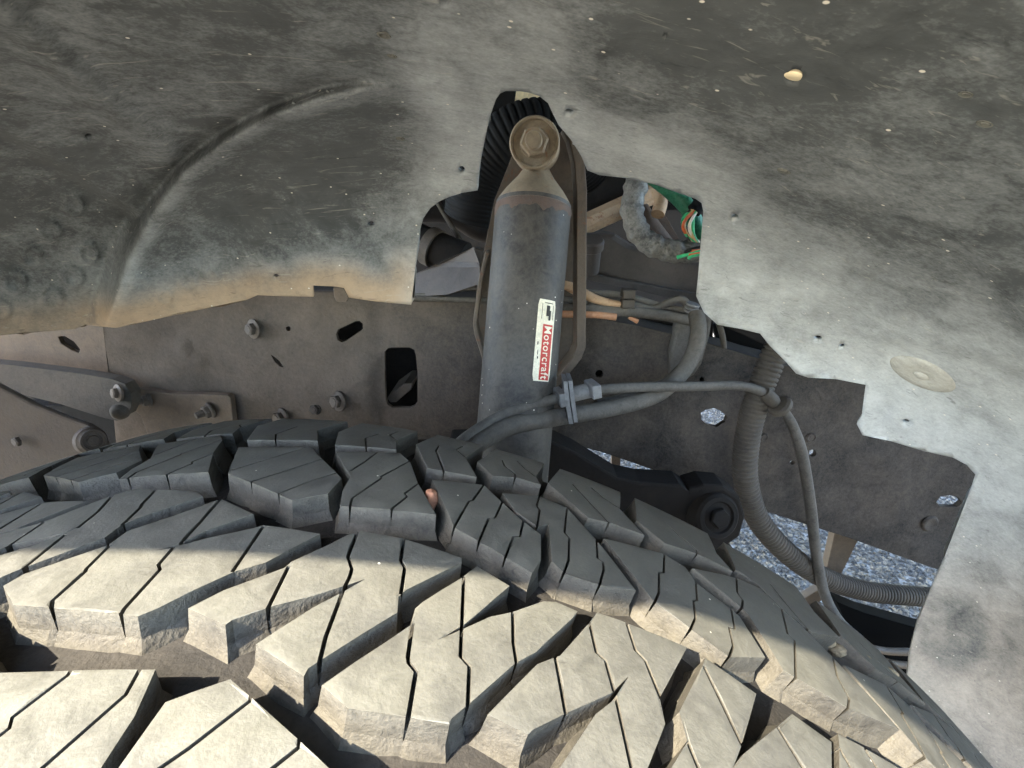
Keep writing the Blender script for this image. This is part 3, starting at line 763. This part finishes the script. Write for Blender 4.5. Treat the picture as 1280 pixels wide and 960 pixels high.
tube('green_tube', [at(812, 218, .59), at(838, 238, .58), at(858, 258, .575), at(872, 285, .575), at(882, 310, .58)], .0085, M_GREEN, har, 12)
tube('tape_end', [at(880, 245, .56), at(873, 257, .556), at(867, 264, .555)], .0075, M_BLACK, har)
rs = random.Random(5)
for k in range(8):
    o = rs.uniform(-5, 5); b = rs.uniform(-6, 10)
    tube('wire', [at(868 + o, 262, .553), at(858 + b, 276 + rs.uniform(-4, 4), .548 + rs.uniform(-.006, .006)), at(860 + b * .8, 292, .548), at(872 + o, 306, .55), at(880, 312, .552)], .0015, M_WIRES[(0, 1, 3, 0, 4, 2, 1, 0)[k]], har, 8)
for k, (y0, y1, w) in enumerate(((308, 320, 1), (311, 318, 2), (305, 314, 4), (314, 321, 1), (309, 312, 2))):
    tube('wire', [at(846 + 5 * k, y1 + 2, .538), at(866, (y0 + y1) / 2 + 2, .537), at(895, y0, .55)], .0019, M_WIRES[w], har, 8)

# lines running along the top of the rail
tag(tube('upper_brake_line', [at(690, 366, .50), at(740, 366, .50), at(785, 371, .50), at(830, 384, .50), at(858, 388, .50)], .0034, M_HOSE), 'upper grey line through the grey double clip above the rail', 'line', 'lines along the rail top')
tag(tube('lower_brake_line', [at(690, 374, .495), at(740, 377, .495), at(785, 380, .495), at(815, 386, .495), at(838, 377, .495), at(852, 374, .495), at(862, 384, .495)], .0036, M_HOSE), 'lower grey line that humps up right of the double clip', 'line', 'lines along the rail top')
tag(tube('grey_fuel_line', [at(690, 384, .49), at(760, 388, .49), at(820, 393, .49), at(870, 402, .49)], .0052, M_HOSE), 'thicker grey line just above the rail edge', 'line', 'lines along the rail top')
tag(tube('copper_line', [at(700, 392, .487), at(745, 393, .487), at(770, 396, .487)], .0038, M_COPPER), 'short orange copper line beside the shock tower', 'line')
tag(tube('copper_line', [at(786, 396, .489), at(797, 402, .489)], .0022, M_COPPER), 'tiny orange copper end right of the longer copper line', 'line')
tag(tube('frayed_sleeve', [at(700, 352, .50), at(722, 363, .495), at(745, 374, .49), at(775, 381, .49)], lambda L: .0062 - .05 * L, M_TANROD), 'frayed tan sleeve tapering onto a grey line', 'sleeve')
dc = empty('line_clip', at(785, 385, .49), 'grey plastic double clip holding two lines above the rail', 'clip')
for (x, y) in ((785, 367), (784, 379)):
    bm = bmesh.new(); s = mm_per_px(x, y, .488); box(bm, Matrix.Translation(at(x, y, .488)), 16 * s, .014, 11 * s)
    o = from_bm('clip_body', bm, M_CONDUIT, dc); m = o.modifiers.new('b', 'BEVEL'); m.width = .0012; m.segments = 2
# left of the shock: heat shield, clamp, lines
hs = tag(plate('heat_shield', [(505, 348), (520, 342), (592, 309), (600, 330), (600, 355), (560, 368), (505, 372)], lambda x, y: .53 - .0005 * (x - 515) - .0006 * max(0, y - 330), .004, M_CROSS, step=8), 'bent grey sheet metal shield left of the shock absorber', 'shield')
tag(plate('shield_flange', [(592, 309), (604, 313), (612, 340), (600, 350), (597, 330)], .50, .02, M_CROSS), 'short folded grey flange beside the bent shield', 'shield')
cl = empty('clamped_hose', at(540, 320, .58), 'dark hose with a shiny clamp left of the shock absorber', 'hose')
tube('hose', [at(480, 280, .60), at(520, 300, .59), at(545, 311, .58), at(580, 325, .57)], .019, M_DARK, cl, 18)
tube('clamp', [at(536, 307, .582), at(546, 312, .578)], .021, M_BOLT, cl, 24)
tag(tube('thin_line', [at(500, 372, .505), at(545, 368, .50), at(575, 361, .50), at(606, 360, .50)], .0028, M_HOSE), 'thin grey line rising under the bent shield', 'line')
bm = bmesh.new(); P = [at(110, 420, .60), at(720, 420, .60)]
plate('dark_backing', [(736, 380), (892, 390), (890, 500), (736, 505)], .585, .006, M_DARK, rail)  # dark plates added so the rail openings show no daylight
inner = plate('dark_backing', [(60, 330), (730, 380), (735, 640), (60, 640)], .60, .006, M_DARK, rail)
tag(tube('straight_line', [at(500, 373, .495), at(555, 374, .495), at(612, 376, .495)], .0028, M_HOSE), 'straight thin grey line along the rail top left of the shock', 'line')
tag(tube('dark_wire', [at(540, 240, .60), at(560, 275, .6), at(578, 305, .59)], .003, M_CONDUIT), 'thin dark wire hanging behind the liner edge', 'wire')
tag(tube('dark_pipe', [at(500, 262, .62), at(560, 262, .64), at(600, 285, .66), at(640, 290, .66)], .016, M_BAY), 'dark pipe deep in the bay left of the shock', 'pipe')
tag(plate('liner_bracket', [(416, 359), (430, 360), (436, 372), (433, 378), (420, 377), (417, 370)], .43, .004, M_BRACK), 'small brown tab hooked into the liner slot', 'tab')
for i, (y, Y) in enumerate(((205, .60), (232, .60))):
    bm = bmesh.new(); tube_bm(bm, [at(600, y + 4, Y), at(740, y - 8, Y)], .0045, 8)
    tag(from_bm('bay_rod', bm, M_TANROD if i == 0 else M_GREYARM), ('pinkish tan rod crossing behind the shock eye', 'thin pale rod crossing just below the shock eye')[i], 'rod')
bm = bmesh.new(); box(bm, Matrix.Translation(at(770, 232, .72)), .24, .05, .06)
tag(from_bm('bay_beam', bm, M_DARK), 'dark beam crossing the bay above the tan rod', 'beam')

# ================================================================== BRAKE HOSE, SENSOR LINE, CONDUIT
hb = empty('hose_bracket', at(865, 440, .50), 'grey bent steel bracket holding the hose end on the rail', 'bracket')
plate('plate', [(846, 394), (862, 390), (886, 394), (891, 399), (888, 420), (878, 455), (868, 470), (850, 478), (838, 470), (838, 440), (843, 420)], .497, .012, M_HOSE, hb, bevel=.003)
bm = bmesh.new(); M = basis(at(864, 386, .49), Vector((.15, -.2, 1))); s = mm_per_px(864, 386, .49)
for k in range(3): lathe(bm, M, [(0, (k * 4 - 4) * s), (8 * s, (k * 4 - 4) * s), (9 * s, (k * 4 - 2.5) * s), (8 * s, (k * 4 - 1) * s), (0, (k * 4 - 1) * s)], 20)
from_bm('fitting', bm, M_CLIP, hb, smooth=35)
tag(tube('brake_hose', [at(585, 566, .335), at(600, 552, .345), at(640, 532, .365), at(700, 521, .39), at(760, 511, .41), at(815, 496, .43), at(845, 474, .445), at(866, 445, .455), at(873, 415, .46), at(870, 392, .472)], .0072, M_HOSE, None, 18),
    'thick grey rubber brake hose curving from the tyre up to the bracket', 'hose')
tag(tube('inner_hose', [at(745, 506, .425), at(790, 496, .44), at(830, 480, .455), at(850, 462, .465)], .005, M_HOSE, None, 14), 'short grey hose between the brake hose and the sensor line', 'hose')
tag(tube('sensor_line', [at(570, 558, .335), at(588, 543, .345), at(625, 520, .365), at(665, 506, .38), at(700, 497, .388), at(745, 488, .395), at(800, 484, .41), at(870, 483, .43), at(920, 482, .445), at(948, 488, .45),
     at(966, 500, .452), at(980, 514, .456), at(992, 535, .46), at(1003, 570, .465), at(1013, 630, .47), at(1020, 690, .47), at(1030, 740, .465), at(1048, 775, .45), at(1075, 800, .44)],
     lambda L: .0042 if L < .33 else .0042 + min((L - .33) * .02, .0012), M_HOSE, None, 14), 'long thin grey sensor line looping from the tyre past the conduit', 'line')
gr = empty('sensor_grommet', at(972, 515, .45), 'grey rubber grommet on the sensor line beside the corrugated conduit', 'grommet')
d = (at(985, 520, .456) - at(960, 495, .452)).normalized()
for (x, y, r0, h) in ((975, 508, 15, 5), (962, 497, 9, 12)):
    bm = bmesh.new(); s = mm_per_px(x, y, .452); lathe(bm, basis(at(x, y, .451), d), [(0, -h * s), (r0 * .8 * s, -h * s), (r0 * s, -h * .5 * s), (r0 * s, h * .5 * s), (r0 * .8 * s, h * s), (0, h * s)], 24)
    from_bm('collar', bm, M_CONDUIT, gr, smooth=40)
lc = empty('hose_clip', at(710, 525, .38), 'pale grey plastic clip strapping the sensor line to the brake hose', 'clip')
d = (at(745, 488, .392) - at(705, 497, .386)).normalized()
for (x, y, hw, hh, nm) in ((700, 496, 5, 16, 'flange'), (741, 486, 6, 16, 'flange')):
    bm = bmesh.new(); s = mm_per_px(x, y, .385); M = basis(at(x, y, .387), d, Vector((0, -1, 0)))
    box(bm, M, 2.0 * 9 * s, 2 * hh * s, 2 * hw * s)
    o = from_bm(nm, bm, M_CLIP, lc); m = o.modifiers.new('b', 'BEVEL'); m.width = .0012; m.segments = 2
bm = bmesh.new(); tube_bm(bm, [at(702, 496, .387), at(740, 487, .391)], .0062, 16); from_bm('sleeve', bm, M_CLIP, lc, smooth=40)
bm = bmesh.new(); s = mm_per_px(713, 500, .38)
for line in ([(707, 477), (709, 500), (714, 530)], [(713, 476), (716, 500), (720, 528)]):
    R = []
    for i, (x, y) in enumerate(line):
        p = at(x, y, .376 if i else .380)
        R.append([bm.verts.new(p + Vector((sx * 2.6 * s, sy, 0))) for sx, sy in ((-1, 0), (1, 0), (1, .02), (-1, .02))])
    for A, B in zip(R, R[1:]):
        for k in range(4): bm.faces.new([A[k], A[(k + 1) % 4], B[(k + 1) % 4], B[k]])
    bm.faces.new(R[0][::-1]); bm.faces.new(R[-1])
from_bm('strap', bm, M_CLIP, lc)
tag(ribbed('corrugated_conduit', [at(975, 428, .47), at(964, 452, .468), at(946, 500, .465), at(934, 550, .465), at(932, 600, .465), at(948, 650, .47), at(985, 692, .475), at(1030, 722, .49), at(1080, 738, .505), at(1130, 744, .515), at(1200, 748, .53)],
    .0088, .0120, .0046, M_CONDUIT, None, 18), 'brown grey corrugated plastic conduit curving down from the liner edge', 'conduit')

# ================================================================== BELOW THE RAIL
la = empty('control_arm', at(800, 640, .46), 'black lower control arm in shadow just behind the tyre', 'control arm')
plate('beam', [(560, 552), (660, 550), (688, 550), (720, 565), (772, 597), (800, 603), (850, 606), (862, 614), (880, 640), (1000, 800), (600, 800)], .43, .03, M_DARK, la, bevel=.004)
bu = empty('arm_bushing', at(890, 690, .42), 'dark round bushing end with a bolt below the rail', 'bushing')
bm = bmesh.new(); M = basis(at(896, 646, .42), Vector((.2, -1, .3))); s = .86 * mm_per_px(896, 646, .42)
lathe(bm, M, [(0, 6 * s), (12 * s, 6 * s), (14 * s, 4 * s), (22 * s, 3 * s), (24 * s, 6 * s), (30 * s, 6 * s), (34 * s, 2 * s), (35 * s, -30 * s), (0, -30 * s)], 32)
from_bm('shell', bm, M_DARK, bu, smooth=40)
bm = bmesh.new(); hexprism(bm, M, 15 * s, 5 * s, 12 * s); from_bm('bolt', bm, M_DARK, bu)
plate('ear', [(860, 612), (880, 606), (905, 608), (925, 622), (932, 645), (925, 670), (905, 684), (890, 680), (885, 690), (868, 690)], .43, .03, M_DARK, bu, bevel=.003)
sp = empty('cross_strut', at(1045, 740, .62), 'dark flat strut hanging from the rail behind the conduit', 'strut')
plate('bar', [(1046, 655), (1076, 668), (1040, 742), (1005, 765), (985, 760), (1028, 735)], .56, .012, M_BRACK, sp)
tag(plate('exhaust_hanger', [(764, 545), (775, 545), (776, 600), (765, 600)], .60, .008, M_BRACK), 'thin upright dark bar hanging below the rail', 'hanger')
tag(plate('mud_flap', [(1046, 752), (1080, 766), (1150, 786), (1200, 800), (1200, 900), (1110, 900), (1070, 805)], .50, .02, M_VOID), 'black rubber flap under the conduit beside the liner', 'flap')
for i, l in enumerate(([(1080, 808), (1110, 814), (1160, 815)], [(1096, 824), (1120, 830), (1165, 834)])):
    tag(tube('liner_rail', [at(x, y, .47) for x, y in l], .0042, M_BRACK), ('upper pale edge strip in front of the black flap', 'lower pale edge strip in front of the black flap')[i], 'strip')
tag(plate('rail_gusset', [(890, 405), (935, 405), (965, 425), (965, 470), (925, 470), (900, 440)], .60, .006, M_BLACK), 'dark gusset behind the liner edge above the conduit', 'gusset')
tag(tube('gusset_line', [at(897, 400, .51), at(903, 420, .515), at(906, 445, .53)], .003, M_CONDUIT), 'short dark line beside the hose bracket', 'line')

# ================================================================== TYRE
TREAD = {
  'r1': [
    ([(-225,712),(61,764),(-20,890),(20,1070),(-320,1070),(-350,930)],
     [[(-76,685),(-164,810),(-150,935)]]),
    ([(151,744),(388,800),(345,890),(372,1070),(95,1070),(75,900)],
     [[(285,745),(218,871),(240,950)],[(344,905),(290,955),(300,1020)]]),
    ([(434,898),(561,689),(748,723),(660,873),(688,1070),(472,1070)],
     [[(632,685),(531,874),(520,950)],[(662,877),(600,938),(610,1000)]]),
    ([(714,865),(801,769),(885,825),(988,826),(958,895),(977,1070),(750,1070)],
     [[(886,801),(877,853),(823,902),(800,960)],[(955,893),(903,941),(860,1000)]]),
    ([(1013,864),(1186,695),(1279,727),(1409,743),(1317,881),(1330,1070),(1048,1070)],
     [[(1276,711),(1165,866),(1113,945)],[(1325,881),(1239,934),(1194,985)]]),
    ([(1396,1070),(1386,844),(1490,752),(1633,799),(1783,807),(1739,900),(1745,1070)],
     [[(1628,778),(1636,832),(1574,881),(1534,932)]]),
    ([(1822,1070),(1809,846),(1893,818),(1962,731),(2070,687),(2259,808),(2190,900),(2190,1070)],
     [[(2060,680),(2010,800),(1980,900)]]),
  ],
  'r2': [
    ([(264,293),(343,366),(327,481),(159,617),(83,690),(-195,627),(-47,396)],
     [[(-58,428),(8,562),(61,692)],[(83,336),(68,367),(128,483),(180,600)],[(216,287),(201,320),(243,423),(293,515)]]),
    ([(351,498),(374,402),(414,315),(700,395),(573,562),(488,704),(416,772),(195,675)],
     [[(445,318),(424,372),(448,537),(441,547),(479,717)],[(578,328),(563,367),(577,456),(562,472),(578,564)],[(326,544),(335,641),(335,748)]]),
    ([(660,533),(773,357),(1038,267),(1054,339),(1035,470),(961,515),(867,599),(789,675),(609,610)],
     [[(772,352),(771,531),(781,544),(788,689)],[(862,316),(858,466),(877,478),(877,606)],[(951,276),(954,410),(973,421),(968,525)]]),
    ([(935,554),(1018,510),(1052,550),(1087,355),(1128,320),(1239,331),(1353,377),(1290,469),(1220,567),(1102,712),(997,727),(864,656)],
     [[(1017,499),(1011,625),(996,645),(995,740)],[(1127,311),(1137,390),(1129,514),(1110,536),(1105,708)],[(1237,322),(1250,412),(1247,453),(1228,462),(1222,580)]]),
    ([(1397,379),(1416,362),(1523,315),(1632,279),(1768,361),(1724,509),(1695,526),(1581,577),(1555,645),(1476,669),(1248,593)],
     [[(1410,355),(1432,421),(1443,532),(1461,546),(1480,678)],[(1517,309),(1546,380),(1553,465),(1568,476),(1583,587)],[(1628,271),(1658,337),(1664,417),(1685,424),(1698,529)]]),
    ([(1754,562),(1768,541),(1824,349),(1863,347),(2038,351),(2264,420),(2108,601),(2021,691),(1959,724),(1895,794),(1784,766),(1586,665)],
     [[(1731,521),(1769,623),(1758,659),(1788,770)],[(1861,343),(1942,554),(1921,568),(1962,731)],[(2034,343),(2074,410),(2073,491),(2112,597)]]),
  ],
  'r3': [
    ([(-412,-154),(-225,-213),(-210,-181),(-194,-143),(-103,-3),(-111,61),(-79,131),(-10,241),(-49,265),(-267,249),(-306,208),(-348,111),(-372,44),(-440,-24),(-471,-91),(-366,-112),(-336,-58),(-250,-5),(-231,36),(-267,-55),(-317,-108)],
     [[(-198,257),(-156,165),(-144,148),(-112,57)],[(-312,208),(-256,110),(-230,28)],[(-233,-3),(-189,-146)],[(-372,44),(-341,-76)]]),
    ([(-74,-249),(224,-216),(247,-186),(278,-121),(323,-39),(375,13),(412,106),(436,165),(270,151),(253,129),(169,57),(110,-1),(83,-21),(122,27),(138,84),(206,192),(63,238),(48,229),(-8,123),(-68,37),(-62,-28),(-164,-160),(-169,-203)],
     [[(55,241),(92,116),(117,18)],[(111,6),(131,-65),(149,-79),(177,-205),(188,-226)],[(-59,-24),(-29,-116),(-21,-126),(-2,-220),(29,-248)],[(271,147),(320,-40)]]),
    ([(484,133),(432,39),(428,12),(345,-99),(310,-169),(419,-186),(422,-169),(481,-107),(547,-49),(600,8),(634,46),(604,-19),(567,-82),(511,-209),(645,-244),(643,-225),(660,-193),(744,-39),(752,-25),(734,23),(743,50),(842,210),(836,229),(651,237),(534,222),(508,190)],
     [[(435,21),(475,-122)],[(525,214),(553,106),(585,68),(594,39),(601,-3),(635,-144),(657,-207)],[(658,236),(687,146),(708,124),(736,32)]]),
    ([(759,-275),(956,-235),(956,-222),(996,-153),(1053,-46),(1093,3),(1170,156),(1181,186),(1119,189),(1087,175),(1013,95),(965,55),(893,-33),(874,-54),(914,9),(936,60),(988,184),(886,218),(859,152),(795,29),(786,3),(797,-45),(688,-249)],
     [[(797,-40),(822,-127),(829,-140),(852,-155),(878,-263)],[(863,161),(930,-82),(956,-98),(983,-199)],[(1015,98),(1036,7),(1056,-49)]]),
    ([(1216,163),(1151,19),(1137,7),(1102,-28),(1023,-187),(1111,-195),(1120,-180),(1186,-114),(1283,-21),(1324,46),(1287,-38),(1248,-90),(1184,-232),(1174,-273),(1270,-296),(1300,-284),(1365,-157),(1411,-38),(1402,25),(1497,233),(1236,214)],
     [[(1140,13),(1165,-64),(1183,-120)],[(1216,166),(1240,76),(1264,63),(1286,-7),(1297,-43),(1339,-206)],[(1317,235),(1344,138),(1370,118),(1406,24)]]),
    ([(1535,191),(1449,10),(1463,-55),(1400,-165),(1350,-250),(1430,-275),(1640,-240),(1690,-170),(1790,-50),(1858,68),(1901,169),(1792,187),(1720,108),(1605,-15),(1572,-58),(1599,-5),(1636,74),(1690,191),(1550,227)],
     [[(1540,194),(1608,0)],[(1462,-53),(1511,-171)],[(1727,116),(1787,-4)]]),
  ],
}

R0 = 0.39; KC = 1.6; DEPTH = 0.0092
TC = EYE + Vector((-0.10, 0.118, -0.474)); YAW = -0.206
AXL = Vector((-math.sin(YAW), math.cos(YAW), 0)); E1 = AXL.cross(Vector((0, 0, 1))); E2 = Vector((0, 0, 1))
MT = Matrix((E1, AXL, E2)).transposed().to_4x4(); MT.translation = TC
tyre = empty('tyre', Vector((TC.x, TC.y, TC.z - R0)), 'big dusty all terrain tyre with siped tread blocks, half in sunlight', 'tyre')
BASE = Matrix.Translation(-tyre.location)
def tp(u, v, h):                                         # metres along the tread, across it, above the crown
    r = R0 - KC * v * v / 2 + h
    return Vector((r * math.sin(u / R0), v, r * math.cos(u / R0)))
def block_mesh(outline, sipes, uc, sw):
    """one tread block about u = 0: worn top, sipes cut in, drafted walls"""
    ol = [((u - uc) * 1e-4, v * 1e-4) for u, v in outline]
    if area2(ol) < 0: ol = ol[::-1]
    # break long edges so that they follow the curve and can be worn
    o2 = []
    for a, b in zip(ol, ol[1:] + ol[:1]):
        n = max(1, int(math.hypot(b[0] - a[0], b[1] - a[1]) / 0.006))
        o2 += [(a[0] + (b[0] - a[0]) * k / n, a[1] + (b[1] - a[1]) * k / n) for k in range(n)]
    ins = offset(o2, -0.0006)
    sp = [ribbon([((u - uc) * 1e-4, v * 1e-4) for u, v in s], sw) for s in sipes]
    vs, fs, bnd = sheet(o2, sp, 0.008, extra_loops=[ins])
    bm = bmesh.new(); V = {}
    def near_sipe(p): return any(inside((p.x + dx, p.y + dy), q) for q in sp for dx, dy in ((3e-4, 0), (-3e-4, 0), (0, 3e-4), (0, -3e-4)))
    bset = {i for e in bnd for i in e}
    outer = set()
    for i in bset:
        d = min(abs(sdist(vs[i].x * 1e4, vs[i].y * 1e4, [(a[0] * 1e4, a[1] * 1e4), (b[0] * 1e4, b[1] * 1e4)])[0]) for a, b in zip(o2, o2[1:] + o2[:1]))
        if d < 0.6: outer.add(i)
    nz = random.Random(len(outline) * 7 + int(uc))
    for i in sorted({i for f in fs for i in f}):
        p = vs[i]
        h = 0.00006 * noise.noise(Vector((p.x * 90, p.y * 90, uc * .01)))
        if i in outer: h -= 0.0001 + 0.0002 * noise.noise(Vector((p.x * 300, p.y * 300, 2)))
        elif i in bset: h -= 0.0002
        V[i] = bm.verts.new(tp(p.x, p.y, h))
    for f in fs: bm.faces.new([V[i] for i in f])
    # walls
    nor = {}
    for a, b in bnd:
        e = (vs[b] - vs[a]); n = Vector((e.y, -e.x)).normalized()
        for i in (a, b): nor[i] = nor.get(i, Vector((0, 0))) + n
    W = {}; W2 = {}
    for i, n in nor.items():
        p = vs[i]; n = n.normalized() if n.length > 1e-6 else n
        if i in outer:
            q = p + n * 0.0005; W[i] = bm.verts.new(tp(q.x, q.y, -0.0060))
            q = p + n * 0.0026; W2[i] = bm.verts.new(tp(q.x, q.y, -DEPTH - .001))
        else:
            W[i] = bm.verts.new(tp(p.x, p.y, -0.0060)); W2[i] = bm.verts.new(tp(p.x, p.y, -DEPTH - .001))
    for a, b in bnd:
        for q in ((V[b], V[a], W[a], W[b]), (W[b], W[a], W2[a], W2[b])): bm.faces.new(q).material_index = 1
    if sp:                                               # the sipes end on solid rubber
        core = offset(o2, -0.00025); v2, f2, b2 = sheet(core, [], 0.01)
        us = sorted({i for f in f2 for i in f})
        A = {i: bm.verts.new(tp(v2[i].x, v2[i].y, -0.0042)) for i in us}
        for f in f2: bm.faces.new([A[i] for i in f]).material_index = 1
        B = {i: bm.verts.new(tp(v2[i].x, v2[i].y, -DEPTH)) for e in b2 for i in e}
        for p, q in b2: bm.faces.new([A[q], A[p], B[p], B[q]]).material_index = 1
    bmesh.ops.recalc_face_normals(bm, faces=bm.faces)
    me = bpy.data.meshes.new('tread_block'); bm.to_mesh(me); bm.free()
    for p in me.polygons: p.use_smooth = True
    me.set_sharp_from_angle(angle=math.radians(16))
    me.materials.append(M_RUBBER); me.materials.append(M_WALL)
    return me
TEMPL = {}
for r, L in TREAD.items():
    TEMPL[r] = []
    for ol, ss in L:
        uc = (min(p[0] for p in ol) + max(p[0] for p in ol)) / 2
        TEMPL[r].append((block_mesh(ol, ss, uc, {'r1': .0007, 'r2': .0008, 'r3': .0010}[r]), uc * 1e-4))
# the traced stretch, then the same blocks repeated on round the wheel
LEFT = {'r1': ((0, 1), -.076), 'r2': ((0, 1), -.0825), 'r3': ((0, 1), -.0795)}
RIGHT = {'r1': ((5, 6), .090), 'r2': ((4, 5), .0905), 'r3': ((4, 5), .0705)}
far = bmesh.new(); CIRC = 2 * math.pi * R0
def put(me, u, mirror):
    M = Matrix.Rotation((0.078 - u if mirror else u) / R0, 4, 'Y')
    if mirror: M = M @ Matrix.Rotation(math.pi, 4, 'Z')
    uu = 0.078 - u if mirror else u
    if -0.42 < uu < 0.52:
        o = bpy.data.objects.new('tread_block', me); col.objects.link(o); o.parent = tyre
        o.matrix_basis = BASE @ MT @ M
    else:
        t = me.copy(); t.transform(MT @ M); far.from_mesh(t); bpy.data.meshes.remove(t)
for r in TEMPL:
    for mirror in ((False, True) if r != 'r3' else (False,)):
        for me, u in TEMPL[r]: put(me, u, mirror)
        lo = LEFT[r]; hi = RIGHT[r]; k = 1
        while True:
            done = True
            for j in lo[0]:
                me, u = TEMPL[r][j]; q = u + lo[1] * k
                if q > -CIRC / 2 + .03: put(me, q, mirror); done = False
            for j in hi[0]:
                me, u = TEMPL[r][j]; q = u + hi[1] * k
                if q < CIRC / 2 - .03: put(me, q, mirror); done = False
            k += 1
            if done: break
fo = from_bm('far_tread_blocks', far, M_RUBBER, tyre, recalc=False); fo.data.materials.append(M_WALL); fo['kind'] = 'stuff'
# carcass: groove floor, shoulders, sidewalls, beads
prof = []
for v in [-.108 + .216 * k / 24 for k in range(25)]:
    prof.append((v, R0 - KC * v * v / 2 - DEPTH))
sh = [(.114, R0 - .026), (.120, R0 - .045), (.126, R0 - .075), (.127, R0 - .105), (.122, R0 - .135), (.112, .232), (.100, .222), (.088, .214)]
prof = [(-v, r) for v, r in sh[::-1]] + prof + sh
bm = bmesh.new(); SEG = 220; rings = []
for k in range(SEG):
    a = 2 * math.pi * k / SEG
    rings.append([bm.verts.new(MT @ Vector(((r + .0006 * noise.noise(Vector((k * .9, v * 300, 3)))) * math.sin(a), v, r * math.cos(a)))) for v, r in prof])
for k in range(SEG):
    A, B = rings[k], rings[(k + 1) % SEG]
    for i in range(len(prof) - 1): bm.faces.new([A[i], A[i + 1], B[i + 1], B[i]])
from_bm('carcass', bm, M_CARCASS, tyre, smooth=True)
wheel = empty('wheel_rim', TC - Vector((0, 0, .23)), 'dark steel wheel inside the tyre', 'wheel')
bm = bmesh.new()
Mw = MT @ Matrix.Rotation(-math.pi / 2, 4, 'X')          # z along the axle, inwards
lathe(bm, Mw, [(.232, -.108), (.225, -.108), (.215, -.10), (.205, -.08), (.19, -.05), (.19, .05), (.205, .09), (.225, .108), (.232, .108)], 64)
from_bm('barrel', bm, M_DARK, wheel, smooth=40)
bm = bmesh.new(); lathe(bm, Mw, [(0, -.02), (.05, -.02), (.06, -.035), (.12, -.05), (.19, -.03), (.19, -.02), (.12, -.04), (.06, -.02), (0, 0)], 48)
from_bm('disc', bm, M_DARK, wheel, smooth=40)

# ---------------------------------------------------------- small things caught in the tread
def lump(name, c, r, mat, seed, squash=(1, 1, 1), parent=None):
    bm = bmesh.new(); bmesh.ops.create_icosphere(bm, subdivisions=3, radius=1.0)
    for v in bm.verts:
        n = v.co.normalized(); k = 1 + .22 * noise.noise(n * 1.6 + Vector((seed, 0, 0))) + .08 * noise.noise(n * 5 + Vector((0, seed, 0)))
        v.co = c + Vector((n.x * squash[0], n.y * squash[1], n.z * squash[2])) * (r * k)
    return from_bm(name, bm, mat, parent, smooth=True)
def tw(u, v, h): return MT @ tp(u, v, h)
def to_tread(px, py, h=0.0):
    d = ray(px, py); Mi = MT.inverted(); t = .05
    while t < 1.2:
        q = Mi @ (EYE + d * t)
        if math.hypot(q.x, q.z) < R0 - KC * q.y * q.y / 2 + h: break
        t += .0005
    return EYE + d * t
tag(lump('pebble', to_tread(539, 624, -.003), .0034, M_STONE, 2, (.7, .8, 1.2)), 'small reddish brown pebble wedged between two shaded tread blocks', 'pebble')
for i, (x, y, r, h) in enumerate(((1016, 787, .0030, -.003), (1033, 801, .0030, -.005), (1048, 813, .0028, -.005), (1076, 826, .0034, -.003), (1107, 844, .0038, -.003))):
    tag(lump('dirt_clod', to_tread(x, y, h), r, M_DIRT, 11 + i, (1.2, .9, .8)),
        ('first tan dirt clod from the left in the shoulder groove', 'largest lumpy tan dirt clod in the shoulder groove', 'tan dirt clod touching the right of the largest one', 'lone tan dirt clod between the lumpy pair and the liner', 'rightmost tan dirt clod near the liner edge')[i], 'dirt clod', 'dirt clods in the shoulder groove')
